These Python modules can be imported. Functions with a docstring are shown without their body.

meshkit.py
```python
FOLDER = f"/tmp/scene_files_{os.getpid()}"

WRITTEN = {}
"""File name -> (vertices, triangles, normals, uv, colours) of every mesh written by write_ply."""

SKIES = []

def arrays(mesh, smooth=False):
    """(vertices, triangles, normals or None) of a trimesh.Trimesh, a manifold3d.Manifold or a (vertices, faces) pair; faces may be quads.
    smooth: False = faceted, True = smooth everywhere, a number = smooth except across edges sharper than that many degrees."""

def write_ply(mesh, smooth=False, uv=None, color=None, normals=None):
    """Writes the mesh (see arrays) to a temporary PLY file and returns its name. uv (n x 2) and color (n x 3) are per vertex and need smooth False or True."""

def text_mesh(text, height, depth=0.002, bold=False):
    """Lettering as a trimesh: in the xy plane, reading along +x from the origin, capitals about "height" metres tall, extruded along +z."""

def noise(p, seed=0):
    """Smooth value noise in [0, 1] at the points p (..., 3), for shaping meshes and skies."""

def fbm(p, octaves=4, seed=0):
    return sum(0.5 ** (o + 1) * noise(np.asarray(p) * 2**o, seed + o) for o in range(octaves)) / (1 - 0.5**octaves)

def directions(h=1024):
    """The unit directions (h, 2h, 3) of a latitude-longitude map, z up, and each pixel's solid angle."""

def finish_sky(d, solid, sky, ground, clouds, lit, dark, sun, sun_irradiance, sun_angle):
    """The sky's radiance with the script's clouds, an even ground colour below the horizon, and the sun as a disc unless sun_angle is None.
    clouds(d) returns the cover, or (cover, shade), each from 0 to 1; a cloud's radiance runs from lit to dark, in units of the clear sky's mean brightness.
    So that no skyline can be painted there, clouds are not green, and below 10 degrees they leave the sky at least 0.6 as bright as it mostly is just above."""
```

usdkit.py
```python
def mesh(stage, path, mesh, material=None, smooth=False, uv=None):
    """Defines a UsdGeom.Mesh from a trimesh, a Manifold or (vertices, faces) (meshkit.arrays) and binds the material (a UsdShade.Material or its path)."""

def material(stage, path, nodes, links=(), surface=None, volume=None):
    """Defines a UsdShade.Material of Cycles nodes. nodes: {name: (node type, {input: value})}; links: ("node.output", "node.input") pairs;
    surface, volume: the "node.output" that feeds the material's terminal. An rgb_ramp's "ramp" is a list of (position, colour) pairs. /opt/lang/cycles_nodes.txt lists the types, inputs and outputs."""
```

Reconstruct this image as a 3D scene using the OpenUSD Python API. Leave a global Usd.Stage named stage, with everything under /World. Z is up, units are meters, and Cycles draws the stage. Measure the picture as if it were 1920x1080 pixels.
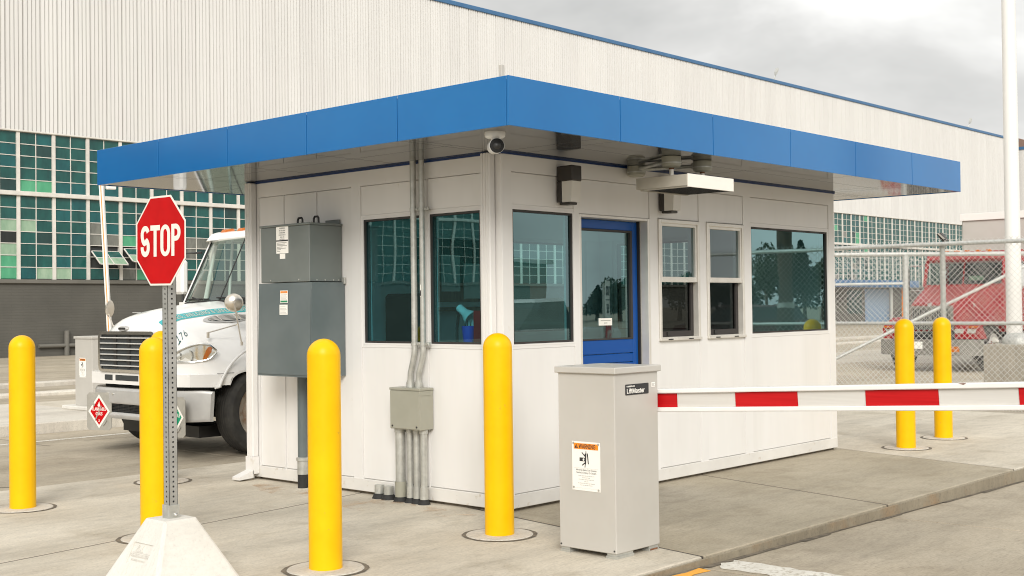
import math, random
import numpy as np
import trimesh, usdkit, meshkit
from pxr import Usd, UsdGeom, UsdLux, UsdShade, Sdf, Gf
from scipy.spatial import ConvexHull
from shapely.geometry import Polygon, box as sbox, Point, LineString
from shapely.ops import unary_union

random.seed(7); RNG = np.random.default_rng(7)
stage = Usd.Stage.CreateInMemory()
UsdGeom.SetStageUpAxis(stage, 'Z'); UsdGeom.SetStageMetersPerUnit(stage, 1.0)
UsdGeom.Xform.Define(stage, '/World'); UsdGeom.Scope.Define(stage, '/World/Looks')

# ------------------------------------------------------------------ camera
CAM = (-6.1549, -5.6984, 1.3921); YAW, PITCH, ROLL = 0.7394, 0.0154, -0.0124
EXPOSURE = 0.80
def camera():
    f = np.array([math.cos(PITCH)*math.cos(YAW), math.cos(PITCH)*math.sin(YAW), math.sin(PITCH)])
    r0 = np.array([math.sin(YAW), -math.cos(YAW), 0]); u0 = np.cross(r0, f)
    c, s = math.cos(ROLL), math.sin(ROLL)
    r, u = c*r0 + s*u0, -s*r0 + c*u0
    m = Gf.Matrix4d(*r, 0, *u, 0, *(-f), 0, *CAM, 1)
    cam = UsdGeom.Camera.Define(stage, '/World/camera')
    cam.AddTransformOp().Set(m)
    cam.CreateHorizontalApertureAttr(36.0); cam.CreateVerticalApertureAttr(20.25)
    cam.CreateFocalLengthAttr(36.0*2326.74/1920)
    cam.CreateFStopAttr(18.0); cam.CreateFocusDistanceAttr(9.5)
    cam.CreateExposureAttr(EXPOSURE)
    cam.CreateClippingRangeAttr((0.05, 5000))
camera()

# ------------------------------------------------------------------ sky and soft overcast sun
SUN = np.array([-0.64, -0.62, 0.52]); SUN /= np.linalg.norm(SUN)
def sky():
    el = math.asin(SUN[2]); rot = math.atan2(SUN[0], SUN[1])
    d = UsdLux.DomeLight.Define(stage, '/World/sky')
    mat = usdkit.material(stage, '/World/Looks/sky', {
        'sky': ('sky_texture', dict(sky_type='single_scattering', sun_disc=False, sun_elevation=el, sun_rotation=rot)),
        'tc': ('texture_coordinate', {}),
        'mp': ('mapping', dict(location=(3.1, 1.7, 0.4), scale=(1.0, 1.0, 2.2))),
        'n1': ('noise_texture', dict(scale=2.3, detail=6.0, roughness=0.52, distortion=0.25)),
        'n2': ('noise_texture', dict(scale=1.6, detail=3.0, roughness=0.5)),
        'mp2': ('mapping', dict(location=(8.3, 2.2, 5.0), scale=(1.0, 1.0, 1.6))),
        'cov': ('rgb_ramp', dict(ramp=[(0.0, (.90,)*3), (.30, (.93,)*3), (.36, (1,)*3), (1, (1,)*3)])),
        'tone': ('rgb_ramp', dict(ramp=[(0.30, (4.0, 4.05, 4.0)), (.42, (5.2, 5.2, 5.1)), (.52, (7.0, 7.0, 6.85)), (.62, (9.2, 9.15, 8.95)), (.8, (10.6, 10.5, 10.3))])),
        'mix': ('mix_color', {}),
        'bg': ('background_shader', dict(strength=0.085)),
    }, [('tc.generated', 'mp.vector'), ('mp.vector', 'n1.vector'), ('tc.generated', 'mp2.vector'), ('mp2.vector', 'n2.vector'),
        ('n2.fac', 'cov.fac'), ('n1.fac', 'tone.fac'), ('cov.color', 'mix.fac'), ('sky.color', 'mix.a'), ('tone.color', 'mix.b'),
        ('mix.result', 'bg.color')], surface='bg.background')
    UsdShade.MaterialBindingAPI.Apply(d.GetPrim()).Bind(mat)
    d.GetPrim().SetCustomDataByKey('kind', 'structure')
    s = UsdLux.DistantLight.Define(stage, '/World/sun')
    s.CreateNormalizeAttr(True); s.CreateIntensityAttr(0.40); s.CreateAngleAttr(26.0); s.CreateColorAttr(Gf.Vec3f(1.0, .965, .91))
    z = SUN; x = np.cross([0, 0, 1], z); x /= np.linalg.norm(x); y = np.cross(z, x)
    s.AddTransformOp().Set(Gf.Matrix4d(*x, 0, *y, 0, *z, 0, 0, 0, 30, 1))
sky()

# ------------------------------------------------------------------ materials
M = {}
def simple(name, col, rough=.5, metal=0., ior=1.5, **kw):
    M[name] = usdkit.material(stage, '/World/Looks/'+name, {'p': ('principled_bsdf', dict(base_color=col, roughness=rough, metallic=metal, ior=ior, **kw))}, surface='p.BSDF')
def varied(name, c1, c2, scale=3., rough=.5, stretch=(1, 1, 1), bump=0., bscale=40., lo=.35, hi=.65, metal=0., ior=1.5, spots=None, detail=5., rvar=0., coat=0., spec=.5, tint=None):
    nodes = {'g': ('geometry', {}), 'm': ('mapping', dict(scale=stretch)), 'n': ('noise_texture', dict(scale=scale, detail=detail, roughness=.6)),
             'r': ('rgb_ramp', dict(ramp=[(lo, c1), (hi, c2)])), 'p': ('principled_bsdf', dict(roughness=rough, metallic=metal, ior=ior, coat_weight=coat, specular_ior_level=spec))}
    links = [('g.position', 'm.vector'), ('m.vector', 'n.vector'), ('n.fac', 'r.fac')]
    col = 'r.color'
    if spots:
        sc, lo2, hi2, c = spots
        nodes.update({'n2': ('noise_texture', dict(scale=sc, detail=6., roughness=.65)), 'r2': ('rgb_ramp', dict(ramp=[(lo2, (0, 0, 0)), (hi2, (1, 1, 1))])), 'mx': ('mix_color', dict(b=c))})
        links += [('g.position', 'n2.vector'), ('n2.fac', 'r2.fac'), ('r2.color', 'mx.fac'), ('r.color', 'mx.a')]; col = 'mx.result'
    if rvar:
        nodes['mr'] = ('map_range', dict(from_min=.3, from_max=.7, to_min=rough-rvar, to_max=rough+rvar)); links += [('n.fac', 'mr.value'), ('mr.result', 'p.roughness')]
    if bump:
        nodes.update({'nb': ('noise_texture', dict(scale=bscale, detail=4.)), 'b': ('bump', dict(strength=bump, distance=.01))})
        links += [('g.position', 'nb.vector'), ('nb.fac', 'b.height'), ('b.normal', 'p.normal')]
    if tint: nodes['p'][1]['specular_tint'] = tint
    M[name] = usdkit.material(stage, '/World/Looks/'+name, nodes, links+[(col, 'p.base_color')], surface='p.BSDF')
def concrete(name, c1, c2, stain, amount=.5, ang=-.15, streak=1.0):
    """Broom-finished concrete: cloudy tone, fine streaks across the slab, dark stains and pores."""
    M[name] = usdkit.material(stage, '/World/Looks/'+name, {
        'g': ('geometry', {}), 'm': ('mapping', dict(rotation=(0, 0, ang), scale=(2.2, 9., 1.))), 'm2': ('mapping', dict(rotation=(0, 0, ang), scale=(9., 60., 1.))),
        'n1': ('noise_texture', dict(scale=.9, detail=6., roughness=.62)), 'n2': ('noise_texture', dict(scale=1.3, detail=4., roughness=.6)),
        'n3': ('noise_texture', dict(scale=1.5, detail=3., roughness=.6)), 'n4': ('noise_texture', dict(scale=2.1, detail=7., roughness=.68, distortion=.4)),
        'n5': ('noise_texture', dict(scale=60., detail=3., roughness=.7)), 'm6': ('mapping', dict(location=(0, 3.7, 0), scale=(.05, 1.5, 1.))), 'n6': ('noise_texture', dict(scale=1., detail=4., roughness=.55)), 'r6': ('rgb_ramp', dict(ramp=[(.36, (.86,)*3), (.5, (.98,)*3), (.66, (1.05,)*3)])), 'e': ('mix_color', dict(blend_type='multiply', fac=streak)),
        'r1': ('rgb_ramp', dict(ramp=[(.3, c1), (.68, c2)])),
        'r2': ('rgb_ramp', dict(ramp=[(.34, (.90,)*3), (.5, (1,)*3), (.7, (1.03,)*3)])),
        'r3': ('rgb_ramp', dict(ramp=[(.3, (.88,)*3), (.6, (1.04,)*3)])),
        'r4': ('rgb_ramp', dict(ramp=[(.53, (0,)*3), (.75, (amount,)*3)])),
        'r5': ('rgb_ramp', dict(ramp=[(.30, (.70,)*3), (.42, (.96,)*3), (.55, (1.0,)*3), (.72, (1.10,)*3)])),
        'a': ('mix_color', dict(blend_type='multiply', fac=streak)), 'b': ('mix_color', dict(blend_type='multiply', fac=streak)), 'c': ('mix_color', dict(b=stain)), 'd': ('mix_color', dict(blend_type='multiply', fac=streak)),
        'add': ('math', dict(math_type='add')), 'bu': ('bump', dict(strength=.35, distance=.004)), 'p': ('principled_bsdf', dict(roughness=.86, specular_ior_level=.35))},
        [('g.position', 'm.vector'), ('g.position', 'm2.vector'), ('g.position', 'n1.vector'), ('m.vector', 'n2.vector'), ('m2.vector', 'n3.vector'), ('g.position', 'n4.vector'), ('g.position', 'n5.vector'),
         ('n1.fac', 'r1.fac'), ('n2.fac', 'r2.fac'), ('n3.fac', 'r3.fac'), ('n4.fac', 'r4.fac'), ('n5.fac', 'r5.fac'),
         ('r1.color', 'a.a'), ('r2.color', 'a.b'), ('a.result', 'b.a'), ('r3.color', 'b.b'), ('b.result', 'c.a'), ('r4.color', 'c.fac'), ('c.result', 'd.a'), ('r5.color', 'd.b'),
         ('g.position', 'm6.vector'), ('m6.vector', 'n6.vector'), ('n6.fac', 'r6.fac'), ('d.result', 'e.a'), ('r6.color', 'e.b'), ('e.result', 'p.base_color'), ('n3.fac', 'add.value1'), ('n5.fac', 'add.value2'), ('add.value', 'bu.height'), ('bu.normal', 'p.normal')], surface='p.BSDF')
def glass(name, tint, refl_tint, ior, rough=0.0, base=0.0, wav=.02):
    F0 = ((ior-1)/(ior+1))**2
    M[name] = usdkit.material(stage, '/World/Looks/'+name, {
        't': ('transparent_bsdf', dict(color=tint)), 'g': ('glossy_bsdf', dict(color=refl_tint, roughness=rough)), 'f': ('layer_weight', dict(blend=.5)), 'p5': ('math', dict(math_type='power', value2=4.5)), 'm': ('mix_closure', {}),
        'geo': ('geometry', {}), 'n': ('noise_texture', dict(scale=1.7, detail=1.)), 'b': ('bump', dict(strength=wav, distance=.05)),
        'a': ('math', dict(math_type='multiply_add', value2=1-F0-base, value3=F0+base, use_clamp=True))},
        [('geo.position', 'n.vector'), ('n.fac', 'b.height'), ('b.normal', 'g.normal'), ('f.facing', 'p5.value1'), ('p5.value', 'a.value1'), ('a.value', 'm.fac'), ('t.BSDF', 'm.closure1'), ('g.BSDF', 'm.closure2')], surface='m.closure')

concrete('slab_light', (.51, .455, .365), (.65, .595, .495), (.33, .28, .20), .6)
concrete('slab_dark', (.36, .31, .225), (.455, .40, .305), (.25, .205, .14), .6)
concrete('road_concrete', (.365, .31, .23), (.475, .415, .32), (.24, .20, .14), .6)
concrete('road_concrete_pale', (.46, .41, .335), (.58, .53, .45), (.32, .27, .20), .5)
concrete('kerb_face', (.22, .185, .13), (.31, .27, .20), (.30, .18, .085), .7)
concrete('patch_concrete', (.56, .51, .44), (.66, .62, .54), (.45, .40, .33), .4)
concrete('cast_concrete', (.60, .575, .52), (.71, .685, .63), (.44, .40, .33), .45, streak=.35)
concrete('block_concrete', (.36, .325, .265), (.47, .43, .36), (.28, .25, .20), .6, ang=0.)
simple('joint_dark', (.07, .06, .05), .95)
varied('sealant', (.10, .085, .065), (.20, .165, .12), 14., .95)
varied('booth_white', (.725, .71, .685), (.775, .76, .735), .9, .42, bump=.02, bscale=6., rvar=.06, spots=(7., .66, .80, (.62, .58, .50)))
varied('booth_base', (.66, .64, .60), (.73, .71, .67), 2.5, .5, spots=(14., .60, .76, (.52, .46, .37)))
varied('booth_panel', (.735, .72, .692), (.775, .76, .735), 1.4, .40, bump=.03, bscale=3., rvar=.08, stretch=(2.4, 2.4, .4), spots=(9., .67, .82, (.64, .60, .52)))
varied('canopy_blue', (.0, .100, .330), (.0, .116, .365), 1.2, .13, ior=1.95, bump=.03, bscale=1.1, tint=(.40, .80, 1.0))
simple('trim_blue', (.004, .03, .13), .3)
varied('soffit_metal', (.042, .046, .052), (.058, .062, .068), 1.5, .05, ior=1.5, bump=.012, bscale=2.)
simple('canopy_top', (.55, .55, .53), .7)
varied('bollard_yellow', (.84, .455, .0), (.88, .50, .001), 5., .38, spots=(16., .66, .72, (.60, .34, .04)), spec=.22, bump=.02, bscale=8.)
varied('operator_grey', (.47, .448, .405), (.515, .492, .45), 1.6, .33, bump=.01, bscale=5., spots=(60., .74, .78, (.33, .29, .23)))
varied('cabinet_grey', (.130, .146, .136), (.158, .174, .164), 2.5, .38, bump=.02, bscale=5.)
varied('cabinet_blue_grey', (.104, .128, .130), (.130, .154, .156), 2.5, .38, bump=.02, bscale=5.)
varied('junction_grey', (.30, .295, .235), (.345, .335, .275), 3., .4)
varied('galvanised', (.42, .42, .385), (.54, .54, .50), 18., .4, metal=.5, spots=(14., .66, .78, (.30, .27, .22)))
varied('post_steel', (.36, .36, .34), (.44, .44, .42), 9., .42, metal=.45)
varied('galvanised_dull', (.42, .42, .39), (.58, .58, .55), 30., .5, metal=.3)
simple('fence_wire', (.56, .55, .51), .6)
varied('rust', (.11, .045, .02), (.24, .10, .045), 20., .9)
simple('black_rubber', (.02, .02, .019), .75)
varied('tyre', (.022, .021, .019), (.045, .042, .036), 9., .8)
simple('black_metal', (.022, .021, .02), .45)
simple('dark_plastic', (.03, .028, .026), .4)
simple('lens_black', (.012, .012, .012), .5, specular_ior_level=.2)
simple('bronze', (.035, .030, .025), .4)
simple('gasket', (.035, .03, .028), .6)
varied('aluminium', (.66, .63, .57), (.74, .71, .65), 6., .35, metal=.35)
varied('tray_metal', (.50, .46, .38), (.60, .56, .48), 4., .3, metal=.4)
simple('tray_white', (.84, .80, .73), .4)
simple('lens_plastic', (.86, .83, .76), .25, transmission_weight=.25)
simple('white_paint', (.80, .78, .74), .35)
simple('white_plastic', (.80, .79, .76), .3)
simple('door_blue', (.004, .07, .30), .35, specular_ior_level=.3)
simple('paper', (.84, .82, .76), .7)
simple('ink', (.03, .03, .03), .7)
simple('ink_grey', (.33, .32, .30), .7)
simple('warning_orange', (.90, .27, .015), .5)
simple('warning_green', (.02, .22, .10), .5)
varied('sign_red', (.46, .0015, .003), (.53, .003, .005), 7., .45, spec=.15)
simple('sign_white', (.80, .77, .70), .4)
varied('arm_white', (.82, .80, .77), (.86, .84, .81), 6., .35)
varied('arm_tape', (.60, .575, .53), (.66, .635, .59), 1.2, .4, stretch=(1, 1, 40.))
varied('arm_red', (.46, .006, .008), (.55, .010, .012), 2., .45, stretch=(1, 1, 30.), spec=.2)
simple('booth_interior', (.80, .80, .78), .8)
simple('interior_floor', (.18, .17, .16), .8)
glass('booth_glass', (.30, .58, .61), (.68, .95, .98), 1.75, base=.10)
glass('booth_glass_dark', (.36, .80, .88), (.55, .96, 1.0), 1.65, base=.10)
glass('end_glass', (.20, .34, .34), (.9, 1, 1), 1.5)
glass('door_glass', (.20, .42, .45), (.68, .95, .98), 1.75, base=.12)
glass('clear_glass', (.74, .80, .79), (.9, 1, 1), 1.5)
glass('booth_glass_mirror', (.20, .36, .37), (.58, .90, .92), 1.75, base=.24)
glass('sash_glass', (.36, .47, .49), (.85, .93, .95), 1.7, base=.05)
glass('screen_glass', (.18, .19, .19), (.55, .58, .58), 1.45)
glass('windscreen', (.66, .76, .72), (.95, 1, .97), 1.55, base=.03, wav=.01)
glass('dark_windscreen', (.55, .60, .58), (.9, 1, .97), 1.4, base=.0, wav=.01)
varied('truck_white', (.80, .785, .755), (.84, .825, .795), 2., .22, coat=.6)
varied('truck_red', (.24, .003, .005), (.31, .006, .009), 4., .38, spec=.3)
varied('truck_bumper', (.19, .18, .155), (.27, .255, .225), 6., .4, metal=.4)
varied('bumper_grey', (.44, .43, .41), (.50, .49, .465), 5., .35, metal=.2)
simple('chrome', (.80, .79, .76), .12, 1.0)
simple('grille_chrome', (.82, .81, .78), .3, .5)
simple('mirror_metal', (.70, .64, .55), .28, .9)
simple('amber', (.50, .13, .01), .25)
simple('headlight_bowl', (.75, .75, .73), .12, .8)
glass('lamp_glass', (.92, .92, .90), (1, 1, 1), 1.5)
simple('teal', (.05, .40, .42), .4)
simple('dark_teal', (.01, .16, .17), .4)
simple('placard_green', (.0, .27, .13), .4)
varied('placard_plate', (.36, .345, .30), (.44, .42, .37), 12., .45, metal=.3)
simple('cup_blue', (.02, .05, .42), .4)
simple('interior_dark', (.04, .045, .045), .7)
simple('seat_grey', (.12, .12, .125), .8)
def siding():
    """White ribbed siding, a trace of tone from sheet to sheet and faint weather streaks."""
    M['siding'] = usdkit.material(stage, '/World/Looks/siding', {
        'o': ('object_info', {}), 'g': ('geometry', {}), 'm': ('mapping', dict(scale=(.5, .5, .25))), 'n': ('noise_texture', dict(scale=1., detail=3.)),
        'r': ('rgb_ramp', dict(ramp=[(0, (.675, .662, .637)), (1, (.71, .698, .672))])), 'r2': ('rgb_ramp', dict(ramp=[(.3, (.97,)*3), (.65, (1.01,)*3)])),
        'x': ('mix_color', dict(blend_type='multiply', fac=1.)), 'p': ('principled_bsdf', dict(roughness=.5))},
        [('o.random', 'r.fac'), ('g.position', 'm.vector'), ('m.vector', 'n.vector'), ('n.fac', 'r2.fac'), ('r.color', 'x.a'), ('r2.color', 'x.b'), ('x.result', 'p.base_color')], surface='p.BSDF')
siding()
def panes():
    kinds = {'pane_teal': ((.006, .055, .050), (.012, .10, .085)), 'pane_dark': ((.010, .035, .033), (.018, .060, .055)), 'pane_blue': ((.004, .06, .066), (.01, .11, .11)),
             'pane_green': ((.05, .27, .14), (.10, .38, .21)), 'pane_pale': ((.20, .33, .22), (.34, .46, .33)), 'pane_grey': ((.10, .105, .09), (.22, .22, .19)), 'pane_black': ((.01, .014, .012), (.02, .022, .02))}
    for k, (a, b) in kinds.items():
        varied(k, a, b, 2.2, .22, stretch=(1.4, 1.4, .5), lo=.32, hi=.7, bump=.05, bscale=2.)
    cols = [(.01, .075, .066), (.008, .055, .052), (.012, .09, .078), (.009, .066, .07), (.014, .10, .085), (.01, .045, .043), (.02, .11, .09), (.009, .07, .066), (.07, .30, .17), (.011, .085, .08), (.27, .27, .22), (.01, .06, .056), (.26, .40, .28), (.009, .07, .062)]
    M['pane_mixed'] = usdkit.material(stage, '/World/Looks/pane_mixed', {'g': ('geometry', {}), 'r': ('rgb_ramp', dict(ramp=[(i/len(cols), c) for i, c in enumerate(cols)], interpolate=False)),
        'p': ('principled_bsdf', dict(roughness=.22))}, [('g.random_per_island', 'r.fac'), ('r.color', 'p.base_color')], surface='p.BSDF')
panes()
M['grey_brick'] = usdkit.material(stage, '/World/Looks/grey_brick', {
    'g': ('geometry', {}), 's': ('separate_xyz', {}), 'c': ('combine_xyz', {}), 'b': ('brick_texture', dict(color1=(.092, .088, .075), color2=(.097, .092, .078), mortar=(.083, .079, .067), scale=1., mortar_size=.010, brick_width=.9, row_height=.1, mortar_smooth=.6)),
    'n': ('noise_texture', dict(scale=.8, detail=6.)), 'r': ('rgb_ramp', dict(ramp=[(.3, (.86,)*3), (.7, (1.1,)*3)])), 'x': ('mix_color', dict(blend_type='multiply', fac=1.)),
    'bu': ('bump', dict(strength=.3, distance=.012, invert=True)), 'p': ('principled_bsdf', dict(roughness=.7))},
    [('g.position', 's.vector'), ('s.x', 'c.x'), ('s.z', 'c.y'), ('c.vector', 'b.vector'), ('g.position', 'n.vector'), ('n.fac', 'r.fac'), ('b.color', 'x.a'), ('r.color', 'x.b'), ('x.result', 'p.base_color'), ('b.fac', 'bu.height'), ('bu.normal', 'p.normal')], surface='p.BSDF')
varied('window_white', (.60, .57, .52), (.70, .67, .61), 3., .55)
varied('parapet_blue', (.035, .12, .26), (.05, .15, .30), 1., .45)
varied('ledge_grey', (.13, .125, .105), (.16, .15, .13), 1., .7)
varied('bark', (.10, .07, .05), (.20, .15, .10), 6., .9, stretch=(4, 4, .6), spots=(5., .58, .66, (.03, .025, .02)))
varied('pole_wood', (.045, .030, .020), (.10, .068, .045), 5., .9, stretch=(4, 4, .6), spots=(4., .56, .66, (.015, .012, .01)))
def leaf(name, a, b):
    M[name] = usdkit.material(stage, '/World/Looks/'+name, {'g': ('geometry', {}), 'r': ('rgb_ramp', dict(ramp=[(0, a), (1, b)])), 'd': ('principled_bsdf', dict(roughness=.7)), 't': ('translucent_bsdf', {}), 'm': ('mix_closure', dict(fac=.25))},
        [('g.random_per_island', 'r.fac'), ('r.color', 'd.base_color'), ('r.color', 't.color'), ('d.BSDF', 'm.closure1'), ('t.BSDF', 'm.closure2')], surface='m.closure')
leaf('leaf_green', (.03, .055, .02), (.07, .10, .035)); leaf('leaf_conifer', (.018, .04, .022), (.04, .07, .035))
simple('brown_brick', (.22, .13, .09), .85)
varied('road_white', (.60, .57, .50), (.70, .675, .61), 6., .85, spots=(34., .52, .62, (.42, .375, .30))); simple('road_yellow', (.80, .38, .05), .8)
simple('brown_paint', (.10, .03, .025), .3)

# ------------------------------------------------------------------ mesh helpers
_c = .1
_s = np.array([[sx*(1-_c*(k != 0)), sy*(1-_c*(k != 1)), sz*(1-_c*(k != 2))] for sx in (-1, 1) for sy in (-1, 1) for sz in (-1, 1) for k in range(3)])
_sg = np.sign(_s); _in = (np.abs(_s) < 1).astype(float)
_h = ConvexHull(_s); _F = _h.simplices.copy()
for _i, _t in enumerate(_F):
    a_, b_, c_ = _s[_t]
    if np.dot(np.cross(b_-a_, c_-a_), a_+b_+c_) < 0: _F[_i] = _t[::-1]
_BF = np.array([[0,2,1],[0,3,2],[4,5,6],[4,6,7],[0,1,5],[0,5,4],[1,2,6],[1,6,5],[2,3,7],[2,7,6],[3,0,4],[3,4,7]])
class MB:
    def __init__(s): s.v, s.f, s.n = [], [], 0
    def add(s, v, f):
        v = np.asarray(v, float); f = np.asarray(f, int)
        if f.shape[1] == 4: f = np.vstack([f[:, [0,1,2]], f[:, [0,2,3]]])
        s.v.append(v); s.f.append(f+s.n); s.n += len(v); return s
    def tm(s, m): return s.add(m.vertices, m.faces)
    def box(s, x0, y0, z0, x1, y1, z1, c=0.):
        lo, hi = np.minimum([x0,y0,z0],[x1,y1,z1]), np.maximum([x0,y0,z0],[x1,y1,z1])
        if c <= 0:
            v = np.array([[lo[0],lo[1],lo[2]],[hi[0],lo[1],lo[2]],[hi[0],hi[1],lo[2]],[lo[0],hi[1],lo[2]],[lo[0],lo[1],hi[2]],[hi[0],lo[1],hi[2]],[hi[0],hi[1],hi[2]],[lo[0],hi[1],hi[2]]])
            return s.add(v, _BF)
        h = (hi-lo)/2; c = min(c, h.min()*.9)
        return s.add((lo+hi)/2 + _sg*(h - c*_in), _F)
    def cyl(s, p0, p1, r, r1=None, n=16, caps=True):
        r1 = r if r1 is None else r1
        p0, p1 = np.asarray(p0, float), np.asarray(p1, float); d = p1-p0; d = d/(np.linalg.norm(d)+1e-12)
        a = np.cross(d, [0,0,1.] if abs(d[2]) < .9 else [1.,0,0]); a /= np.linalg.norm(a); b = np.cross(d, a)
        t = np.arange(n)*2*np.pi/n; o = np.cos(t)[:,None]*a+np.sin(t)[:,None]*b
        v = np.vstack([p0+o*r, p1+o*r1]); i = np.arange(n); j = (i+1) % n
        f = [np.stack([i, j, j+n], 1), np.stack([i, j+n, i+n], 1)]
        if caps:
            v = np.vstack([v, p0+o*r, p1+o*r1, p0, p1]); f += [np.stack([j+2*n, i+2*n, np.full(n, 4*n)], 1), np.stack([i+3*n, j+3*n, np.full(n, 4*n+1)], 1)]
        return s.add(v, np.vstack(f))
    def lathe(s, prof, c=(0,0,0), n=32, axis='z'):
        prof = np.asarray(prof, float); t = np.arange(n)*2*np.pi/n; k = len(prof)
        v = np.stack([np.outer(prof[:,0], np.cos(t)), np.outer(prof[:,0], np.sin(t)), np.repeat(prof[:,1][:,None], n, 1)], -1).reshape(-1, 3)
        if axis == 'x': v = v[:, [2, 0, 1]]
        if axis == 'y': v = v[:, [1, 2, 0]]
        i, j = np.meshgrid(np.arange(k-1), np.arange(n), indexing='ij'); j2 = (j+1) % n
        q = np.stack([i*n+j, i*n+j2, (i+1)*n+j2, (i+1)*n+j], -1).reshape(-1, 4)
        return s.add(v+np.asarray(c, float), q)
    def tube(s, pts, r, n=10, caps=True):
        p = np.asarray(pts, float); t = np.gradient(p, axis=0); t /= np.linalg.norm(t, axis=1, keepdims=True)+1e-12
        ref = np.array([0,0,1.]) if abs(t[0,2]) < .9 else np.array([1.,0,0])
        A = []; a = np.cross(t[0], ref); a /= np.linalg.norm(a)
        for k in range(len(p)):
            a = a - t[k]*np.dot(a, t[k]); a /= np.linalg.norm(a); A.append(a)
        A = np.array(A); B = np.cross(t, A); th = np.arange(n)*2*np.pi/n
        rr = np.broadcast_to(r, (len(p),))
        v = p[:,None] + rr[:,None,None]*(np.cos(th)[None,:,None]*A[:,None]+np.sin(th)[None,:,None]*B[:,None])
        i, j = np.meshgrid(np.arange(len(p)-1), np.arange(n), indexing='ij'); j2 = (j+1) % n
        q = np.stack([i*n+j, i*n+j2, (i+1)*n+j2, (i+1)*n+j], -1).reshape(-1, 4)
        s.add(v.reshape(-1, 3), q)
        if caps:
            m = len(p)*n
            v2 = np.vstack([v[0], p[0], v[-1], p[-1]]); k = np.arange(n); k2 = (k+1) % n
            s.add(v2, np.vstack([np.stack([k2, k, np.full(n, n)], 1), np.stack([k+n+1, k2+n+1, np.full(n, 2*n+1)], 1)]))
        return s
    def hull(s, pts):
        pts = np.asarray(pts, float); h = ConvexHull(pts); used = np.unique(h.simplices); mp = -np.ones(len(pts), int); mp[used] = np.arange(len(used))
        P, F = pts[used], mp[h.simplices]; c = P.mean(0)
        nrm = np.cross(P[F[:,1]]-P[F[:,0]], P[F[:,2]]-P[F[:,0]]); bad = ((P[F].mean(1)-c)*nrm).sum(1) < 0; F[bad] = F[bad][:, ::-1]
        return s.add(P, F)
    def poly(s, g, o, u, v, depth, z0=0.):
        """Shapely polygon in the plane o + a u + b v, extruded along u x v from z0 to z0 + depth."""
        u, v = np.asarray(u, float), np.asarray(v, float); w = np.cross(u, v)
        for q in getattr(g, 'geoms', [g]):
            if q.is_empty or q.area < 1e-9: continue
            m = trimesh.creation.extrude_polygon(q, depth, engine='earcut'); P = m.vertices
            s.add(np.asarray(o, float)+P[:,:1]*u+P[:,1:2]*v+(P[:,2:]+z0)*w, m.faces)
        return s
    def text(s, t, h, o, u, v, sx=1., depth=.0012, bold=False, align='l', z0=0.):
        m = TEXT(t, h, depth, bold); P = m.vertices.copy(); P[:,0] *= sx; w = P[:,0].max()
        if align == 'c': P[:,0] -= w/2
        u, v = np.asarray(u, float), np.asarray(v, float); n = np.cross(u, v)
        return s.add(np.asarray(o, float)+P[:,:1]*u+P[:,1:2]*v+(P[:,2:]+z0)*n, m.faces)
    def get(s): return np.vstack(s.v), np.vstack(s.f)
_tc = {}
def TEXT(t, h, depth, bold):
    k = (t, h, depth, bold)
    if k not in _tc: _tc[k] = meshkit.text_mesh(t, h, depth, bold)
    return _tc[k]

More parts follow.
